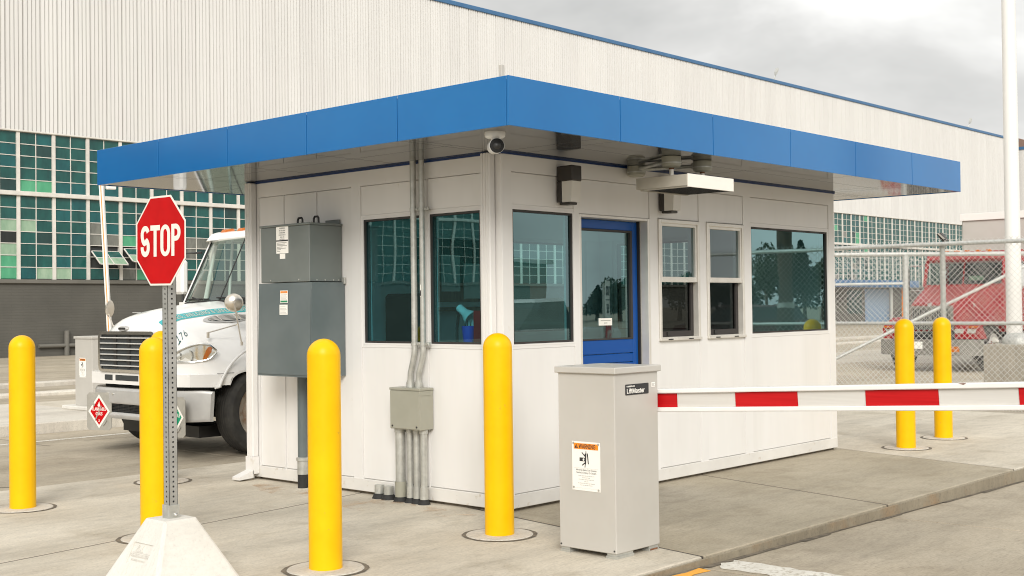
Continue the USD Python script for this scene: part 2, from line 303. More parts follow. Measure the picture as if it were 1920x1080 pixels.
ORG, COUNT = {}, {}
def free(path):
    if path not in COUNT and not stage.GetPrimAtPath(path): COUNT[path] = 0; return path
    COUNT[path] = COUNT.get(path, 0)+1
    return f'{path}_{COUNT[path]:03d}'
def tag(prim, label=None, cat=None, group=None, kind=None):
    for k, v in (('label', label), ('category', cat), ('group', group), ('kind', kind)):
        if v: prim.SetCustomDataByKey(k, v)
    return prim
def thing(name, label, cat, loc, group=None, kind=None):
    p = free('/World/'+name); x = UsdGeom.Xform.Define(stage, p); x.AddTranslateOp().Set(Gf.Vec3d(*map(float, loc))); ORG[p] = np.asarray(loc, float)
    tag(x.GetPrim(), label, cat, group, kind); return p
def obj(name, mb, mat, parent=None, smooth=False, **tags):
    p = free((parent or '/World')+'/'+name)
    v, f = mb.get() if isinstance(mb, MB) else mb
    o = ORG.get(parent, np.zeros(3)) if parent else np.zeros(3); ORG[p] = o
    m = usdkit.mesh(stage, p, (v-o, f), M[mat] if isinstance(mat, str) else mat, smooth=smooth)
    tag(m.GetPrim(), **tags); return p
def copy(src, label, loc, group=None, rotz=0.):
    name = src.rsplit('/', 1)[1].rstrip('0123456789').rstrip('_') if src.rsplit('_', 1)[1].isdigit() else src.rsplit('/', 1)[1]
    p = free('/World/'+name); x = UsdGeom.Xform.Define(stage, p)
    x.GetPrim().GetReferences().AddInternalReference(src)
    x.ClearXformOpOrder(); x.AddTranslateOp().Set(Gf.Vec3d(*map(float, loc)))
    if rotz: x.AddRotateZOp().Set(rotz)
    x.GetPrim().SetInstanceable(True); tag(x.GetPrim(), label, stage.GetPrimAtPath(src).GetCustomDataByKey('category'), group); return p

X, Y, Z = np.eye(3)

# ------------------------------------------------------------------ ground, roads, islands
def zf(x): return np.clip(-.052-.0125*(np.asarray(x, float)+.4), -.14, -.028)          # front lane rises gently towards the camera
g = MB(); R_ = 600
g.box(-R_, -R_, -.6, R_, R_, -.20); obj('ground', g, 'road_concrete', kind='structure')
def slab(poly, ztop, zbot, inset=.006, joint=.005, front=None):
    """A convex slab with a fine arris; ztop may be a function of x."""
    zt = ztop if callable(ztop) else (lambda x: np.full(np.shape(x), ztop))
    a = np.array(poly.buffer(-joint, join_style=2).exterior.coords)[:-1]; q = poly.buffer(-joint-inset, join_style=2)
    if front is not None: q = q.intersection(sbox(-99, front+.022, 99, 99))
    b = np.array(q.exterior.coords)[:-1]
    return MB().hull(np.vstack([np.c_[a, zt(a[:,0])-inset*(1.0 if front is None else 1.6)], np.c_[b, zt(b[:,0])], np.c_[a, np.full(len(a), zbot)]]))
YF0, YB0 = -1.835, 3.86
def split(poly, lines):
    from shapely.ops import split as sp
    out = [poly]
    for l in lines: out = [g_ for p_ in out for g_ in sp(p_, l).geoms]
    return out
isl = MB(); isl.box(-14, YF0+.02, -.40, 9.4, YB0-.02, -.0032); ip = obj('island', isl, 'joint_dark', kind='structure')
def ext(a, b): a, b = np.array(a), np.array(b); d = b-a; return LineString([a-d*6, b+d*6])
full = sbox(-14, YF0, 9.4, YB0)
left, rest = sorted(split(full, [ext((-.38, -1.9), (.25, 1.545))]), key=lambda q: q.centroid.x)
lf = split(left, [ext((-2.963, 1.101), (-.042, 1.506))])
mid = split(rest, [ext((1.87, -1.95), (2.40, 0.)), ext((4.19, -1.95), (4.745, .01))])
pieces = []
for q in lf:
    pieces += split(q, [LineString([(-4.6, -3), (-4.9, 6)]), LineString([(-9.0, -3), (-9.3, 6)])])
pieces += sorted(mid, key=lambda q: q.centroid.x)
for q in pieces:
    c = q.centroid
    mat = 'slab_dark' if (c.x > .3 and c.x < 4.4) else 'slab_light'
    front = YF0 if q.bounds[1] < YF0+.01 else None
    obj('slab', slab(q, 0., -.34, .003, .0125, front), mat, ip)
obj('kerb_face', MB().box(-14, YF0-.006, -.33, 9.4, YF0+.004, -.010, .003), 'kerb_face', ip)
# dark stain line and grit along the kerb foot
k = MB()
for a in np.arange(-6., 9.4, .35):
    w = .018+.035*RNG.random(); k.add([[a, YF0-w, zf(a)+.004], [a+.35, YF0-w*.8, zf(a+.35)+.004], [a+.35, YF0-.001, zf(a+.35)+.005], [a, YF0-.001, zf(a)+.005]], [[0,1,2,3]])
obj('kerb_grit', k, 'sealant', ip, kind='stuff')
# rusty run-off and drips on the slabs at the wall foot
M['rust_wash'] = usdkit.material(stage, '/World/Looks/rust_wash', {'g': ('geometry', {}), 'n': ('noise_texture', dict(scale=5.5, detail=6., roughness=.65, distortion=.5)), 'r': ('rgb_ramp', dict(ramp=[(.50, (0,)*3), (.78, (.38,)*3)])),
    'p': ('principled_bsdf', dict(base_color=(.36, .20, .085), roughness=.9))}, [('g.position', 'n.vector'), ('n.fac', 'r.fac'), ('r.color', 'p.alpha')], surface='p.BSDF')
def stain(cx, cy, rx, ry, par, z=.0045):
    a = np.linspace(0, 2*np.pi, 30, endpoint=False); r_ = 1+.22*np.sin(a*3+cx*9)+.12*np.sin(a*5+cy*7)
    m = MB().poly(Polygon(np.c_[cx+rx*r_*np.cos(a), cy+ry*r_*np.sin(a)]), (0, 0, z), X, Y, .0006); obj('rust_stain', m, 'rust_wash', par)
stain(-.30, 1.05, .22, .34, ip); stain(-.26, 2.05, .16, .40, ip); stain(-.22, .35, .12, .22, ip)
# front lane slabs
jf = MB(); jx = np.linspace(-14, 30, 89); jv = np.vstack([np.c_[jx, np.full(89, -16.), zf(jx)-.0075], np.c_[jx, np.full(89, YF0), zf(jx)-.0075]]); jk = np.arange(88)
jf.add(jv, np.stack([jk, jk+1, jk+90, jk+89], 1)); rp = obj('road', jf, 'joint_dark', kind='structure')
cuts = [-14, -9.5, -5., -.43, 1.865, 6.3, 10.8, 15.3, 19.8, 24.3, 30]
for a, b in zip(cuts[:-1], cuts[1:]):
    for y0, y1 in ((YF0-.0, -5.4), (-5.4, -9.), (-9., -16.)):
        q = Polygon([(a, y0), (b, y0), (b+.05*(y0-y1), y1), (a+.05*(y0-y1), y1)])
        obj('slab', slab(q, zf, -.36, .004, .013), 'road_concrete', rp)
def paint(name, pts, mat, label=None, **kw):
    pts = np.array(pts, float); 
    m = MB(); m.poly(Polygon(pts), (0, 0, 0), X, Y, .003); v, f = m.get(); v[:,2] += zf(v[:,0])+.002
    return obj(name, (v, f), mat, rp)
def ragged(pts, step=.05, amp=.012):
    out = []
    for a, b in zip(pts, pts[1:]+pts[:1]):
        a, b = np.array(a), np.array(b); n = max(1, int(np.linalg.norm(b-a)/step))
        for i in range(n): out.append(a+(b-a)*i/n+RNG.normal(0, amp, 2))
    return out
paint('stop_line', ragged([(-.36, -1.90), (-.13, -1.88), (-.05, -5.3), (-.30, -5.3)]), 'road_white')
paint('yellow_line', ragged([(-2.6, -1.93), (-2.6, -1.86), (-.45, -1.86), (-.45, -1.93)], .07, .008), 'road_yellow')
# lane behind the booth, second island, far lanes
bl = obj('back_road', MB().box(-30, YB0, -.5, 60, 9.35, -.158), 'joint_dark', kind='structure')
for i, a in enumerate(np.arange(-12, 24, 4.5)):
    for y0, y1 in ((YB0, 6.25), (6.25, 9.35)):
        obj('slab', slab(sbox(a, y0, a+4.5, y1), -.14, -.36, .005, .004), 'road_concrete_pale' if i > 8 else 'road_concrete', bl)
ln = MB().box(-11.9, 8.43, -.139, 5.0, 8.50, -.1355); obj('lane_line', ln, 'road_white', bl)
cr = MB()
for pts in ([(.78, 9.1), (.83, 8.6), (.78, 8.2), (.80, 7.85)], [(-1.9, 5.5), (-1.4, 5.2), (-1.13, 5.0), (-.9, 4.75), (-.8, 4.4)], [(1.35, 8.1), (2.4, 7.95), (3.1, 7.7)]):
    p = np.array(pts); n = np.array([.010, .012])
    for a, b in zip(p[:-1], p[1:]): cr.add([[*a, -.1365], [*(b), -.1365], [*(b+n), -.1365], [*(a+n), -.1365]], [[0,1,2,3]])
obj('crack', cr, 'joint_dark', bl)
far = obj('far_island', MB().box(-30, 9.38, -.4, 7.6, 12.9, -.03), 'joint_dark', kind='structure')
for a in np.arange(-30, 7, 4.7): obj('slab', slab(sbox(a, 9.35, min(a+4.7, 7.6), 12.93), -.002, -.4, .01, .006), 'patch_concrete' if a < 0 else 'slab_light', far)
yard = obj('yard', MB().box(-120, 12.93, -.4, 200, 60, -.145), 'road_concrete', kind='structure')
obj('yard_apron', MB().box(7.6, 9.36, -.4, 60, 12.92, -.143), 'road_concrete_pale', yard)
yr = obj('side_yard', MB().box(9.42, -1.83, -.4, 60, 9.34, -.141), 'road_concrete_pale', kind='structure')
for y_ in (16.25, 19.0):
    obj('kerb', MB().box(-60, y_, -.3, 60, y_+.28, -.07 if y_ < 17 else -.04, .03), 'patch_concrete', yard)

# ------------------------------------------------------------------ factory
YW = 36.2; BAY = 1.3125; X0 = 14.234
FX0, FX1 = -46.5, 108.2
fac = thing('factory', 'long white ribbed factory hall with green glass window bands behind the booth', 'factory', (30, YW, -.14))
k0 = math.floor((FX0-X0)/.64); npan = int((FX1-(X0+k0*.64))/.64)
pv = None
for i in range(npan):
    xa = X0-.46+(k0+i)*.64
    prof = [(0, .03), (.018, .03), (.028, 0.)]
    for r in range(4):
        a = .028+r*.153
        prof += [(a+.007, -.06), (a+.116, -.06), (a+.123, 0.0), (a+.150, 0.)]
    prof[-1] = (.64, 0.); prof.append((.64, .03)) 
    pr = np.array(prof); n = len(pr)
    v = np.vstack([np.c_[xa+pr[:,0], YW-.03+pr[:,1], np.full(n, 7.80)], np.c_[xa+pr[:,0], YW-.03+pr[:,1], np.full(n, 15.86)]])
    q = [[j, j+1, n+j+1, n+j] for j in range(n-1)]
    obj('siding_panel', MB().add(v, q), 'siding', fac)
core = MB().box(FX0, YW+.32, -.2, FX1, YW+60, 15.95); obj('hall_body', core, 'ledge_grey', fac)
obj('siding_backing', MB().box(FX0, YW+.03, 7.72, FX1, YW+.31, 15.86), 'window_white', fac)
obj('parapet_cap', MB().box(FX0-.1, YW-.16, 15.86, FX1+.1, YW+.4, 16.07, .02), 'parapet_blue', fac)
obj('drip_flashing', MB().box(FX0, YW-.10, 7.745, FX1, YW+.02, 7.80, .01), 'window_white', fac)
obj('base_wall', MB().box(FX0, YW-.02, -.2, FX1, YW+.31, 2.43), 'grey_brick', fac)
obj('wall_ledge', MB().box(FX0, YW-.12, 2.433, FX1, YW+.30, 2.575, .015), 'ledge_grey', fac)
# window bands: two bands of panes in white steel frames
UP = [7.745-i*.4175 for i in range(6)]; LO = [5.502-i*.4165 for i in range(8)]
ROWS = list(zip(UP[:-1], UP[1:]))+list(zip(LO[:-1], LO[1:]))
tones = {}
SPEC = {(0,4,0):'pane_green',(0,4,1):'pane_green',(-1,7,1):'pane_pale',(0,7,0):'pane_pale',(-1,8,1):'pane_black',(-1,9,1):'pane_pale',(-1,10,1):'pane_green',(-1,11,1):'pane_green',(0,11,1):'pane_pale',(1,11,0):'pane_pale',(0,8,1):'pane_dark',
        (2,7,0):'pane_grey',(2,8,0):'pane_grey',(2,8,1):'pane_grey',(3,8,0):'pane_green',(3,8,1):'pane_green',(3,11,0):'pane_grey',(3,11,1):'pane_green',(5,8,0):'pane_grey',(5,8,1):'pane_grey',(5,9,0):'pane_grey',(5,9,1):'pane_dark',(4,7,0):'pane_grey',(4,9,1):'pane_grey'}
OPEN = {(2, 9), (2, 10), (3, 9), (3, 10)}
def bay_frame(xa, xb):
    m = MB()
    m.box(xa-.062, YW-.045, 2.576, xa+.062, YW+.1, 7.744)
    xm = (xa+xb)/2
    for zt, zb_ in ((7.744, 5.662), (5.502, 2.576)): m.box(xm-.013, YW-.012, zb_, xm+.013, YW+.05, zt)
    for z_ in UP[1:-1]+LO[1:-1]: m.box(xa+.0625, YW-.010, z_-.013, xb-.0625, YW+.045, z_+.013)
    return m
def pane(xa, xb, col, r, prj=0.):
    xm = (xa+xb)/2; x0, x1 = (xa+.063, xm-.0135) if col == 0 else (xm+.0135, xb-.063); zt, zb_ = ROWS[r]
    return MB().box(x0, YW+.014, zb_+.0135, x1, YW+.022, zt-.0135)
obj('transom_beam', MB().box(FX0, YW-.13, 5.504, FX1, YW+.2, 5.66, .015), 'window_white', fac)
rest_f, rest_p, nparts = MB(), MB(), 0
for b in range(math.ceil((FX0-X0)/BAY), int((100.6-X0)/BAY)):
    xa, xb = X0+b*BAY, X0+(b+1)*BAY
    near = -1 <= b <= 6 or 45 <= b <= 48
    if near:
        fp = obj('window_frame', bay_frame(xa, xb), 'window_white', fac)
        for r in range(12):
            for c in (0, 1):
                if (b, r) in OPEN: continue
                kk = SPEC.get((b, r, c)) or RNG.choice(['pane_teal']*9+['pane_dark']*1+['pane_blue']*3+(['pane_green', 'pane_grey'] if b > 10 else []))
                obj('pane', pane(xa, xb, c, r), kk, fp, smooth=False)
    else:
        rest_f.add(*bay_frame(xa, xb).get())
        for r in range(12):
            for c in (0, 1): rest_p.add(*pane(xa, xb, c, r).get())
obj('far_window_frames', rest_f, 'window_white', fac, kind='stuff')
obj('far_panes', rest_p, 'pane_mixed', fac, kind='stuff')
obj('window_void', MB().box(FX0, YW+.1, 2.58, FX1, YW+.3, 7.74), 'interior_dark', fac)
obj('end_siding', MB().box(100.62, YW-.03, 2.577, FX1, YW+.09, 7.743), 'siding', fac)
for b in (2, 3):                                       # tilted awning sashes standing open
    xa, xb = X0+b*BAY+.08, X0+(b+1)*BAY-.08; zt = LO[4]-.03; ang = math.radians(52); L = .84
    d = np.array([0, -math.sin(ang), -math.cos(ang)]); up = np.array([0, math.cos(ang), -math.sin(ang)])
    o = np.array([xa, YW-.06, zt-.12*(b == 2)-.05]); w = xb-xa
    fr = MB()
    def bar(u0, u1, t0, t1):
        c8 = [o+X*u+d*t+up*q for u in (u0, u1) for t in (t0, t1) for q in (-.015, .015)]; fr.hull(c8)
    bar(0, .04, 0, L); bar(w-.04, w, 0, L); bar(w/2-.018, w/2+.018, 0, L); bar(0, w, 0, .03); bar(0, w, L-.035, L); bar(0, w, L/2-.015, L/2+.015)
    sp = obj('open_sash', fr, 'window_white', fac)
    for c in (0, 1):
        for r in (0, 1):
            u0, u1, t0, t1 = .04+c*(w/2-.02), w/2-.02+c*(w/2-.02), .03+r*(L/2-.015), L/2-.015+r*(L/2-.015)
            obj('pane', MB().hull([o+X*u+d*t+up*q for u in (u0, u1) for t in (t0, t1) for q in (-.004, .004)]), 'pane_pale' if r else 'pane_teal', sp)
# blue awning and doors along the far foot of the hall
aw = obj('awning', MB().box(66, YW-1.2, 2.50, 84.4, YW-.14, 3.0, .02), 'parapet_blue', fac)
simple('dock_blue', (.18, .27, .38), .5); obj('dock_door', MB().box(77.8, YW-.10, -.14, 81.6, YW-.03, 2.38, .01), 'dock_blue', fac)
obj('dock_window', MB().box(75.1, YW-.08, .6, 77.3, YW-.025, 2.3, .01), 'pane_dark', fac)
for xx in (80.9, 82.9): obj('door_post', MB().cyl((xx, YW-.6, -.14), (xx, YW-.6, 2.5), .12, n=10), 'warning_orange' if xx > 82 else 'galvanised', fac, smooth=40)
for xx, lab in ((65.5, 'small floodlight on the factory parapet against grey cloud above the canopy end'), (97.2, 'pair of small floodlights on the factory parapet nearest the tall pole'), (33.6, 'small floodlight on the factory parapet at the top edge of the picture')):
    t = thing('parapet_light', lab, 'floodlight', (xx, YW, 16.07), 'floodlights on the factory parapet')
    obj('bracket', MB().cyl((xx, YW, 16.05), (xx+.1, YW-.1, 16.45), .03, n=8).box(xx-.5, YW-.04, 16.07, xx+.1, YW+.04, 16.13), 'galvanised', t)
    obj('lamp_head', MB().hull([(xx+a, YW-.25+b, 16.40+c+.30*(a > .1)) for a in (0, .22) for b in (0, .2) for c in (0, .18)]), 'galvanised_dull', t)
ax = thing('annex', 'beige building part beyond the factory end with a dark blue strip', 'building', (112, YW-1, -.14))
obj('wall', MB().box(108.9, YW-1., -.14, 140, YW+20, 15.2), 'siding', ax)
obj('parapet_cap', MB().box(108.8, YW-1.15, 15.2, 140, YW+20, 15.45), 'parapet_blue', ax)
obj('blue_strip', MB().box(109.3, YW-1.5, 13.6, 140, YW-1.03, 14.3), 'canopy_blue', ax)
obj('roof_unit', MB().box(109.6, YW+1, 15.46, 118, YW+6, 16.6, .05), 'brown_brick', ax)
# wall-mounted pipe on the grey base wall
pp = obj('wall_pipe', MB().cyl((15.95, YW-.12, -.14), (15.95, YW-.12, .75), .09, n=10).cyl((14.9, YW-.12, .22), (17.4, YW-.12, .22), .07, n=10), 'ledge_grey', fac, smooth=40)

# ------------------------------------------------------------------ guard booth
L, W, HW, SOF = 4.663, 2.878, 2.434, 2.45
OV, FT = .876, .284
bo = thing('guard_booth', 'white panelled guard booth with tinted windows under a wide flat blue canopy', 'guard booth', (0, 0, 0))
FR = {'l': (np.array([0, 0, 0]), Y, -X), 'r': (np.array([0, 0, 0]), X, -Y), 'b': (np.array([0, W, 0]), X, Y), 'e': (np.array([L, 0, 0]), Y, X)}
def wbox(m, side, u0, u1, n0, n1, z0, z1, c=0.):
    o, u, n = FR[side]; a = o+u*u0+n*n0; b = o+u*u1+n*n1
    return m.box(a[0], a[1], z0, b[0], b[1], z1, c)
T = .10; ZB, ZS, ZH, ZG, ZT = .115, 1.145, 2.055, 2.32, HW
def wall(side, lo, hi, sections, name):
    """sections: (u0, u1, kind) with kind solid / window / open (z0, z1)."""
    fr = MB(); edges = [lo]
    for s in sections: edges += [s[0], s[1]]
    edges.append(hi)
    for a, b in zip(edges[0::2], edges[1::2]):
        if b-a > .002: wbox(fr, side, a, b, -T, 0, ZB, ZG)
    wbox(fr, side, lo, hi, -T, .0, ZG, ZT)
    fp = obj(name, fr, 'booth_white', bo)
    for s in sections:
        u0, u1, kind = s[:3]
        if kind == 'open': 
            z1 = s[3]; q = MB(); wbox(q, side, u0+.003, u1-.003, -T+.01, -.006, z1, ZG-.003, .002); obj('wall_panel', q, 'booth_panel', bo); continue
        parts = [(ZB+.003, ZG-.003)] if kind == 'solid' else [(ZB+.003, s[5] if len(s) > 5 else ZS-.04), (s[6] if len(s) > 6 else ZH+.04, ZG-.003)]
        for z0, z1 in parts:
            q = MB(); wbox(q, side, u0+.0010, u1-.0010, -T+.01, -.005, z0, z1, .004); obj('wall_panel', q, 'booth_panel', bo)
    q = MB(); wbox(q, side, lo, hi, -T, .004, .022, ZB, .003); obj('base_trim', q, 'booth_base', bo)
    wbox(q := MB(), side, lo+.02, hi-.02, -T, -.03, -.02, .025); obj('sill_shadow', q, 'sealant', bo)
def fixed_window(side, u0, u1, s0, s1, mat, z0=ZS, z1=ZH):
    """Fixed pane in a dark gasket; s0, s1: the wall section whose frame it fills."""
    fr = MB()
    wbox(fr, side, s0, u0-.02, -.08, -.003, z0-.04, z1+.04); wbox(fr, side, u1+.02, s1, -.08, -.003, z0-.04, z1+.04)
    wbox(fr, side, u0-.02, u1+.02, -.08, -.003, z0-.04, z0-.02); wbox(fr, side, u0-.02, u1+.02, -.08, -.003, z1+.02, z1+.04)
    f2 = MB()
    for a in ((u0-.02, u0-.008, z0-.02, z1+.02), (u1+.008, u1+.02, z0-.02, z1+.02), (u0-.008, u1+.008, z0-.02, z0-.008), (u0-.008, u1+.008, z1+.008, z1+.02)): wbox(f2, side, a[0], a[1], -.08, -.001, a[2], a[3])
    wp = obj('window', fr, 'booth_white', bo); obj('surround', f2, 'booth_white', wp)
    gk = MB()
    for a in ((u0-.008, u0+.006, z0-.008, z1+.008), (u1-.006, u1+.008, z0-.008, z1+.008), (u0+.006, u1-.006, z0-.008, z0+.006), (u0+.006, u1-.006, z1-.008, z1+.008)): wbox(gk, side, a[0], a[1], -.06, -.008, a[2], a[3])
    obj('gasket', gk, 'gasket', wp)
    o, u, n = FR[side]; a, b = o+u*(u0+.006)-n*.022, o+u*(u1-.006)-n*.022
    v = [[a[0], a[1], z0+.006], [b[0], b[1], z0+.006], [b[0], b[1], z1-.008], [a[0], a[1], z1-.008]]
    fc = [[0, 1, 2, 3]] if np.dot(np.cross(u, Z), n) > 0 else [[3, 2, 1, 0]]
    obj('pane', MB().add(v, fc), mat, wp); return wp
wall('l', T+.002, W-T-.002, [(.157, .73, 'window'), (.74, 1.455, 'window'), (1.562, 1.98, 'solid'), (1.986, 2.398, 'solid'), (2.404, 2.735, 'solid')], 'left_wall')
wall('r', 0, L, [(.096, .765, 'window'), (.825, 1.69, 'open', 2.067), (1.795, 2.368, 'window', 0, 0, 1.115, 2.075), (2.472, 3.045, 'window', 0, 0, 1.115, 2.075), (3.160, 4.555, 'window')], 'right_wall')
wall('b', 0, L, [(.2, 1.5, 'solid'), (1.55, 2.75, 'solid'), (2.85, 4.35, 'window')], 'back_wall')
wall('e', T+.002, W-T-.002, [(.2, 1.4, 'solid'), (1.5, 2.6, 'window')], 'end_wall')
fixed_window('l', .215, .700, .157, .73, 'booth_glass_dark'); fixed_window('l', .80, 1.418, .74, 1.455, 'booth_glass_dark')
fixed_window('r', .116, .746, .096, .765, 'booth_glass'); fixed_window('r', 3.180, 4.517, 3.160, 4.555, 'booth_glass_mirror')
fixed_window('b', 2.9, 4.3, 2.85, 4.35, 'clear_glass'); fixed_window('e', 1.55, 2.55, 1.5, 2.6, 'clear_glass')
def hung_window(u0, u1, z0=1.12, z1=2.07):
    m = MB(); w = .030
    for a in ((u0, u0+w, z0, z1), (u1-w, u1, z0, z1), (u0+w, u1-w, z1-w, z1), (u0+w, u1-w, z0, z0+.02)): wbox(m, 'r', a[0], a[1], -.09, .012, a[2], a[3], .003)
    wp = obj('sliding_window', m, 'aluminium', bo)
    m = MB(); a0, a1, zm = u0+w+.002, u1-w-.002, (z0+z1)/2+.01
    for a in ((a0, a0+.022, zm-.03, z1-w), (a1-.022, a1, zm-.03, z1-w), (a0+.022, a1-.022, z1-w-.022, z1-w), (a0+.022, a1-.022, zm-.03, zm+.012)): wbox(m, 'r', a[0], a[1], -.035, .003, a[2], a[3], .002)
    obj('upper_sash', m, 'aluminium', wp)
    m = MB()
    for a in ((a0, a0+.036, z0+.021, zm-.031), (a1-.036, a1, z0+.021, zm-.031), (a0+.036, a1-.036, z0+.021, z0+.065)): wbox(m, 'r', a[0], a[1], -.075, -.038, a[2], a[3], .002)
    obj('lower_sash', m, 'gasket', wp)
    m = MB(); wbox(m, 'r', u0-.004, u1+.004, -.01, .022, z0-.008, z0+.012, .003); obj('sill', m, 'aluminium', wp)
    m = MB(); 
    for f_ in (.22, .72): wbox(m, 'r', u0+f_*(u1-u0)-.03, u0+f_*(u1-u0)+.03, .020, .026, z0-.002, z0+.006)
    wbox(m, 'r', u0+.27*(u1-u0), u0+.27*(u1-u0)+.03, -.038, -.028, z0+.03, z0+.06); obj('latch', m, 'black_metal', wp)
    for zz0, zz1, nn, mt, i_ in ((zm+.012, z1-w-.022, -.018, 'sash_glass', .022), (z0+.065, zm-.031, -.055, 'screen_glass', .036)):
        v = [[a0+i_, -nn, zz0], [a1-i_, -nn, zz0], [a1-i_, -nn, zz1], [a0+i_, -nn, zz1]]; obj('pane', MB().add(v, [[0, 1, 2, 3]]), mt, wp)
hung_window(1.798, 2.365); hung_window(2.475, 3.042)
# door, set back in its frame
m = MB()
m.box(1.662, -.001, .03, 1.689, .13, 2.0645, .002).box(.826, -.001, .03, .850, .13, 2.0645, .002).box(.851, .0, 2.045, 1.661, .13, 2.0645, .002)
jp = obj('door_frame', m, 'aluminium', bo)
obj('door_track', MB().box(1.650, .075, .03, 1.6612, .10, 2.044), 'black_metal', jp)
m = MB()
m.box(.853, .095, .05, .93, .135, 2.04, .004).box(1.586, .095, .05, 1.648, .135, 2.04, .004).box(.931, .096, 1.972, 1.585, .135, 2.04, .004).box(.931, .096, 1.03, 1.585, .135, 1.135, .004)
m.box(.931, .099, .96, 1.585, .135, 1.026, .004).box(.931, .099, .05, 1.585, .135, .956, .004)
dp = obj('door', m, 'door_blue', bo)
gk = MB().box(.931, .094, 1.136, .942, .13, 1.971).box(1.560, .094, 1.136, 1.585, .13, 1.971).box(.942, .094, 1.136, 1.56, .13, 1.147).box(.942, .094, 1.955, 1.56, .13, 1.971); obj('gasket', gk, 'gasket', dp)
obj('pane', MB().add([[.942, .112, 1.147], [1.56, .112, 1.147], [1.56, .112, 1.955], [.942, .112, 1.955]], [[0, 1, 2, 3]]), 'door_glass', dp)
nt = MB().box(1.175, .106, 1.245, 1.335, .110, 1.30); np_ = obj('notice', nt, 'paper', dp); obj('lettering', MB().box(1.195, .105, 1.279, 1.315, .1057, 1.284).box(1.235, .105, 1.261, 1.275, .1057, 1.266), 'ink_grey', np_)
# corner posts, downspouts
def downspout(yc, zlow, shoe):
    m = MB(); x0, x1 = -.062, -.006
    m.box(x0, yc-.045, zlow, x1, yc+.045, 2.44, .006)
    for q in (-.024, 0, .024): m.box(x0-.004, yc+q-.007, zlow, x0+.002, yc+q+.007, 2.44)
    p = obj('downspout', m, 'booth_white', bo)
    if shoe:
        s_ = MB().hull([(x0-.006, yc-.05, .19), (x1, yc-.05, .19), (x0-.006, yc+.05, .19), (x1, yc+.05, .19), (x0-.006, yc-.05, .05), (x1, yc-.05, .05), (x0-.006, yc+.05, .05), (x1, yc+.05, .05)])
        s_.hull([(x0-.0, yc-.05, .08), (x0, yc+.05, .08), (x0, yc-.05, .02), (x0, yc+.05, .02), (-.20, yc-.05, .035), (-.20, yc+.05, .035), (-.20, yc-.05, .012), (-.20, yc+.05, .012)])
        obj('shoe', s_, 'booth_white', p)
downspout(.098, .19, False); downspout(2.80, .19, True)
obj('corner_post', MB().box(-.001, -.0012, .02, T, T, HW, .003), 'booth_white', bo)
for y_ in (W,): obj('corner_post', MB().box(-.001, W-T, .02, T, W+.0012, HW, .003), 'booth_white', bo)
# interior
obj('interior_floor', MB().box(T, T, .0, L-T, W-T, .03), 'interior_floor', bo)
obj('interior_ceiling', MB().box(.02, .02, 2.4365, L-.02, W-.02, 2.446), 'booth_interior', bo)
# leave the doorway open in the inner lining
m = MB()
for s_ in ('l', 'b', 'e'):
    lim = W if s_ in 'le' else L
    wbox(m, s_, T+.02, lim-T-.02, -T-.012, -T-.002, .03, 1.10); wbox(m, s_, T+.02, lim-T-.02, -T-.012, -T-.002, 2.10, 2.42)
wbox(m, 'b', T+.02, 2.84, -T-.012, -T-.002, 1.101, 2.099); wbox(m, 'e', T+.02, 1.45, -T-.012, -T-.002, 1.101, 2.099)
wbox(m, 'r', T+.02, .79, -T-.012, -T-.002, .03, 1.09); wbox(m, 'r', 1.72, L-T-.02, -T-.012, -T-.002, .03, 1.09)
obj('inner_lining', m, 'booth_interior', bo)
# canopy: body, fascia panels, soffit panels, blue trim
can = obj('canopy', MB().box(-OV+.02, -OV+.02, SOF+.015, L+OV-.02, W+OV-.02, SOF+FT-.02), 'canopy_top', bo)
obj('roof_sheet', MB().box(-OV+.004, -OV+.004, SOF+FT-.019, L+OV-.004, W+OV-.004, SOF+FT-.006), 'canopy_top', can)
fl = [-OV, .077, .988, 1.907, 2.829, W+OV]; fr_ = [-OV, .184, 1.256, 2.329, 3.394, 4.472, L+OV]
G_ = .003
for i, (a, b) in enumerate(zip(fl[:-1], fl[1:])):
    a_, b_ = a+(G_ if i else 0), b-(G_ if i < len(fl)-2 else 0)
    obj('fascia_panel', MB().box(-OV, a_+(.0215 if i == 0 else 0), SOF-.006, -OV+.018, b_, SOF+FT, .0015), 'canopy_blue', can)
    obj('fascia_panel', MB().box(L+OV-.018, a_+(.0215 if i == 0 else 0), SOF-.006, L+OV, b_, SOF+FT, .0015), 'canopy_blue', can)
for i, (a, b) in enumerate(zip(fr_[:-1], fr_[1:])):
    a_, b_ = a+(G_ if i else 0), b-(G_ if i < len(fr_)-2 else 0)
    obj('fascia_panel', MB().box(a_, -OV, SOF-.006, b_, -OV+.018, SOF+FT, .0015), 'canopy_blue', can)
    obj('fascia_panel', MB().box(a_+(.019 if i == 0 else 0), W+OV-.018, SOF-.006, b_-(.019 if i == len(fr_)-2 else 0), W+OV, SOF+FT, .0015), 'canopy_blue', can)
obj('fascia_joint', MB().box(-OV+.006, -OV+.006, SOF, L+OV-.006, W+OV-.006, SOF+FT-.02), 'trim_blue', can)
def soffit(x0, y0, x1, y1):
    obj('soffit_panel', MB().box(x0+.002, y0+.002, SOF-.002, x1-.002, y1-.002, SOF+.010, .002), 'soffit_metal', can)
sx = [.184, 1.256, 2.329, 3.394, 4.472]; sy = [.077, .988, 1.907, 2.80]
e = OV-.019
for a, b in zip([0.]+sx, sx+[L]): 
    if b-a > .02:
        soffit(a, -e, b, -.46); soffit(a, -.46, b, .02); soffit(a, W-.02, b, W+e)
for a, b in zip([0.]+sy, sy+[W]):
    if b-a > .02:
        soffit(-e, a, -.46, b); soffit(-.46, a, 0., b); soffit(L, a, L+.46, b); soffit(L+.46, a, L+e, b)
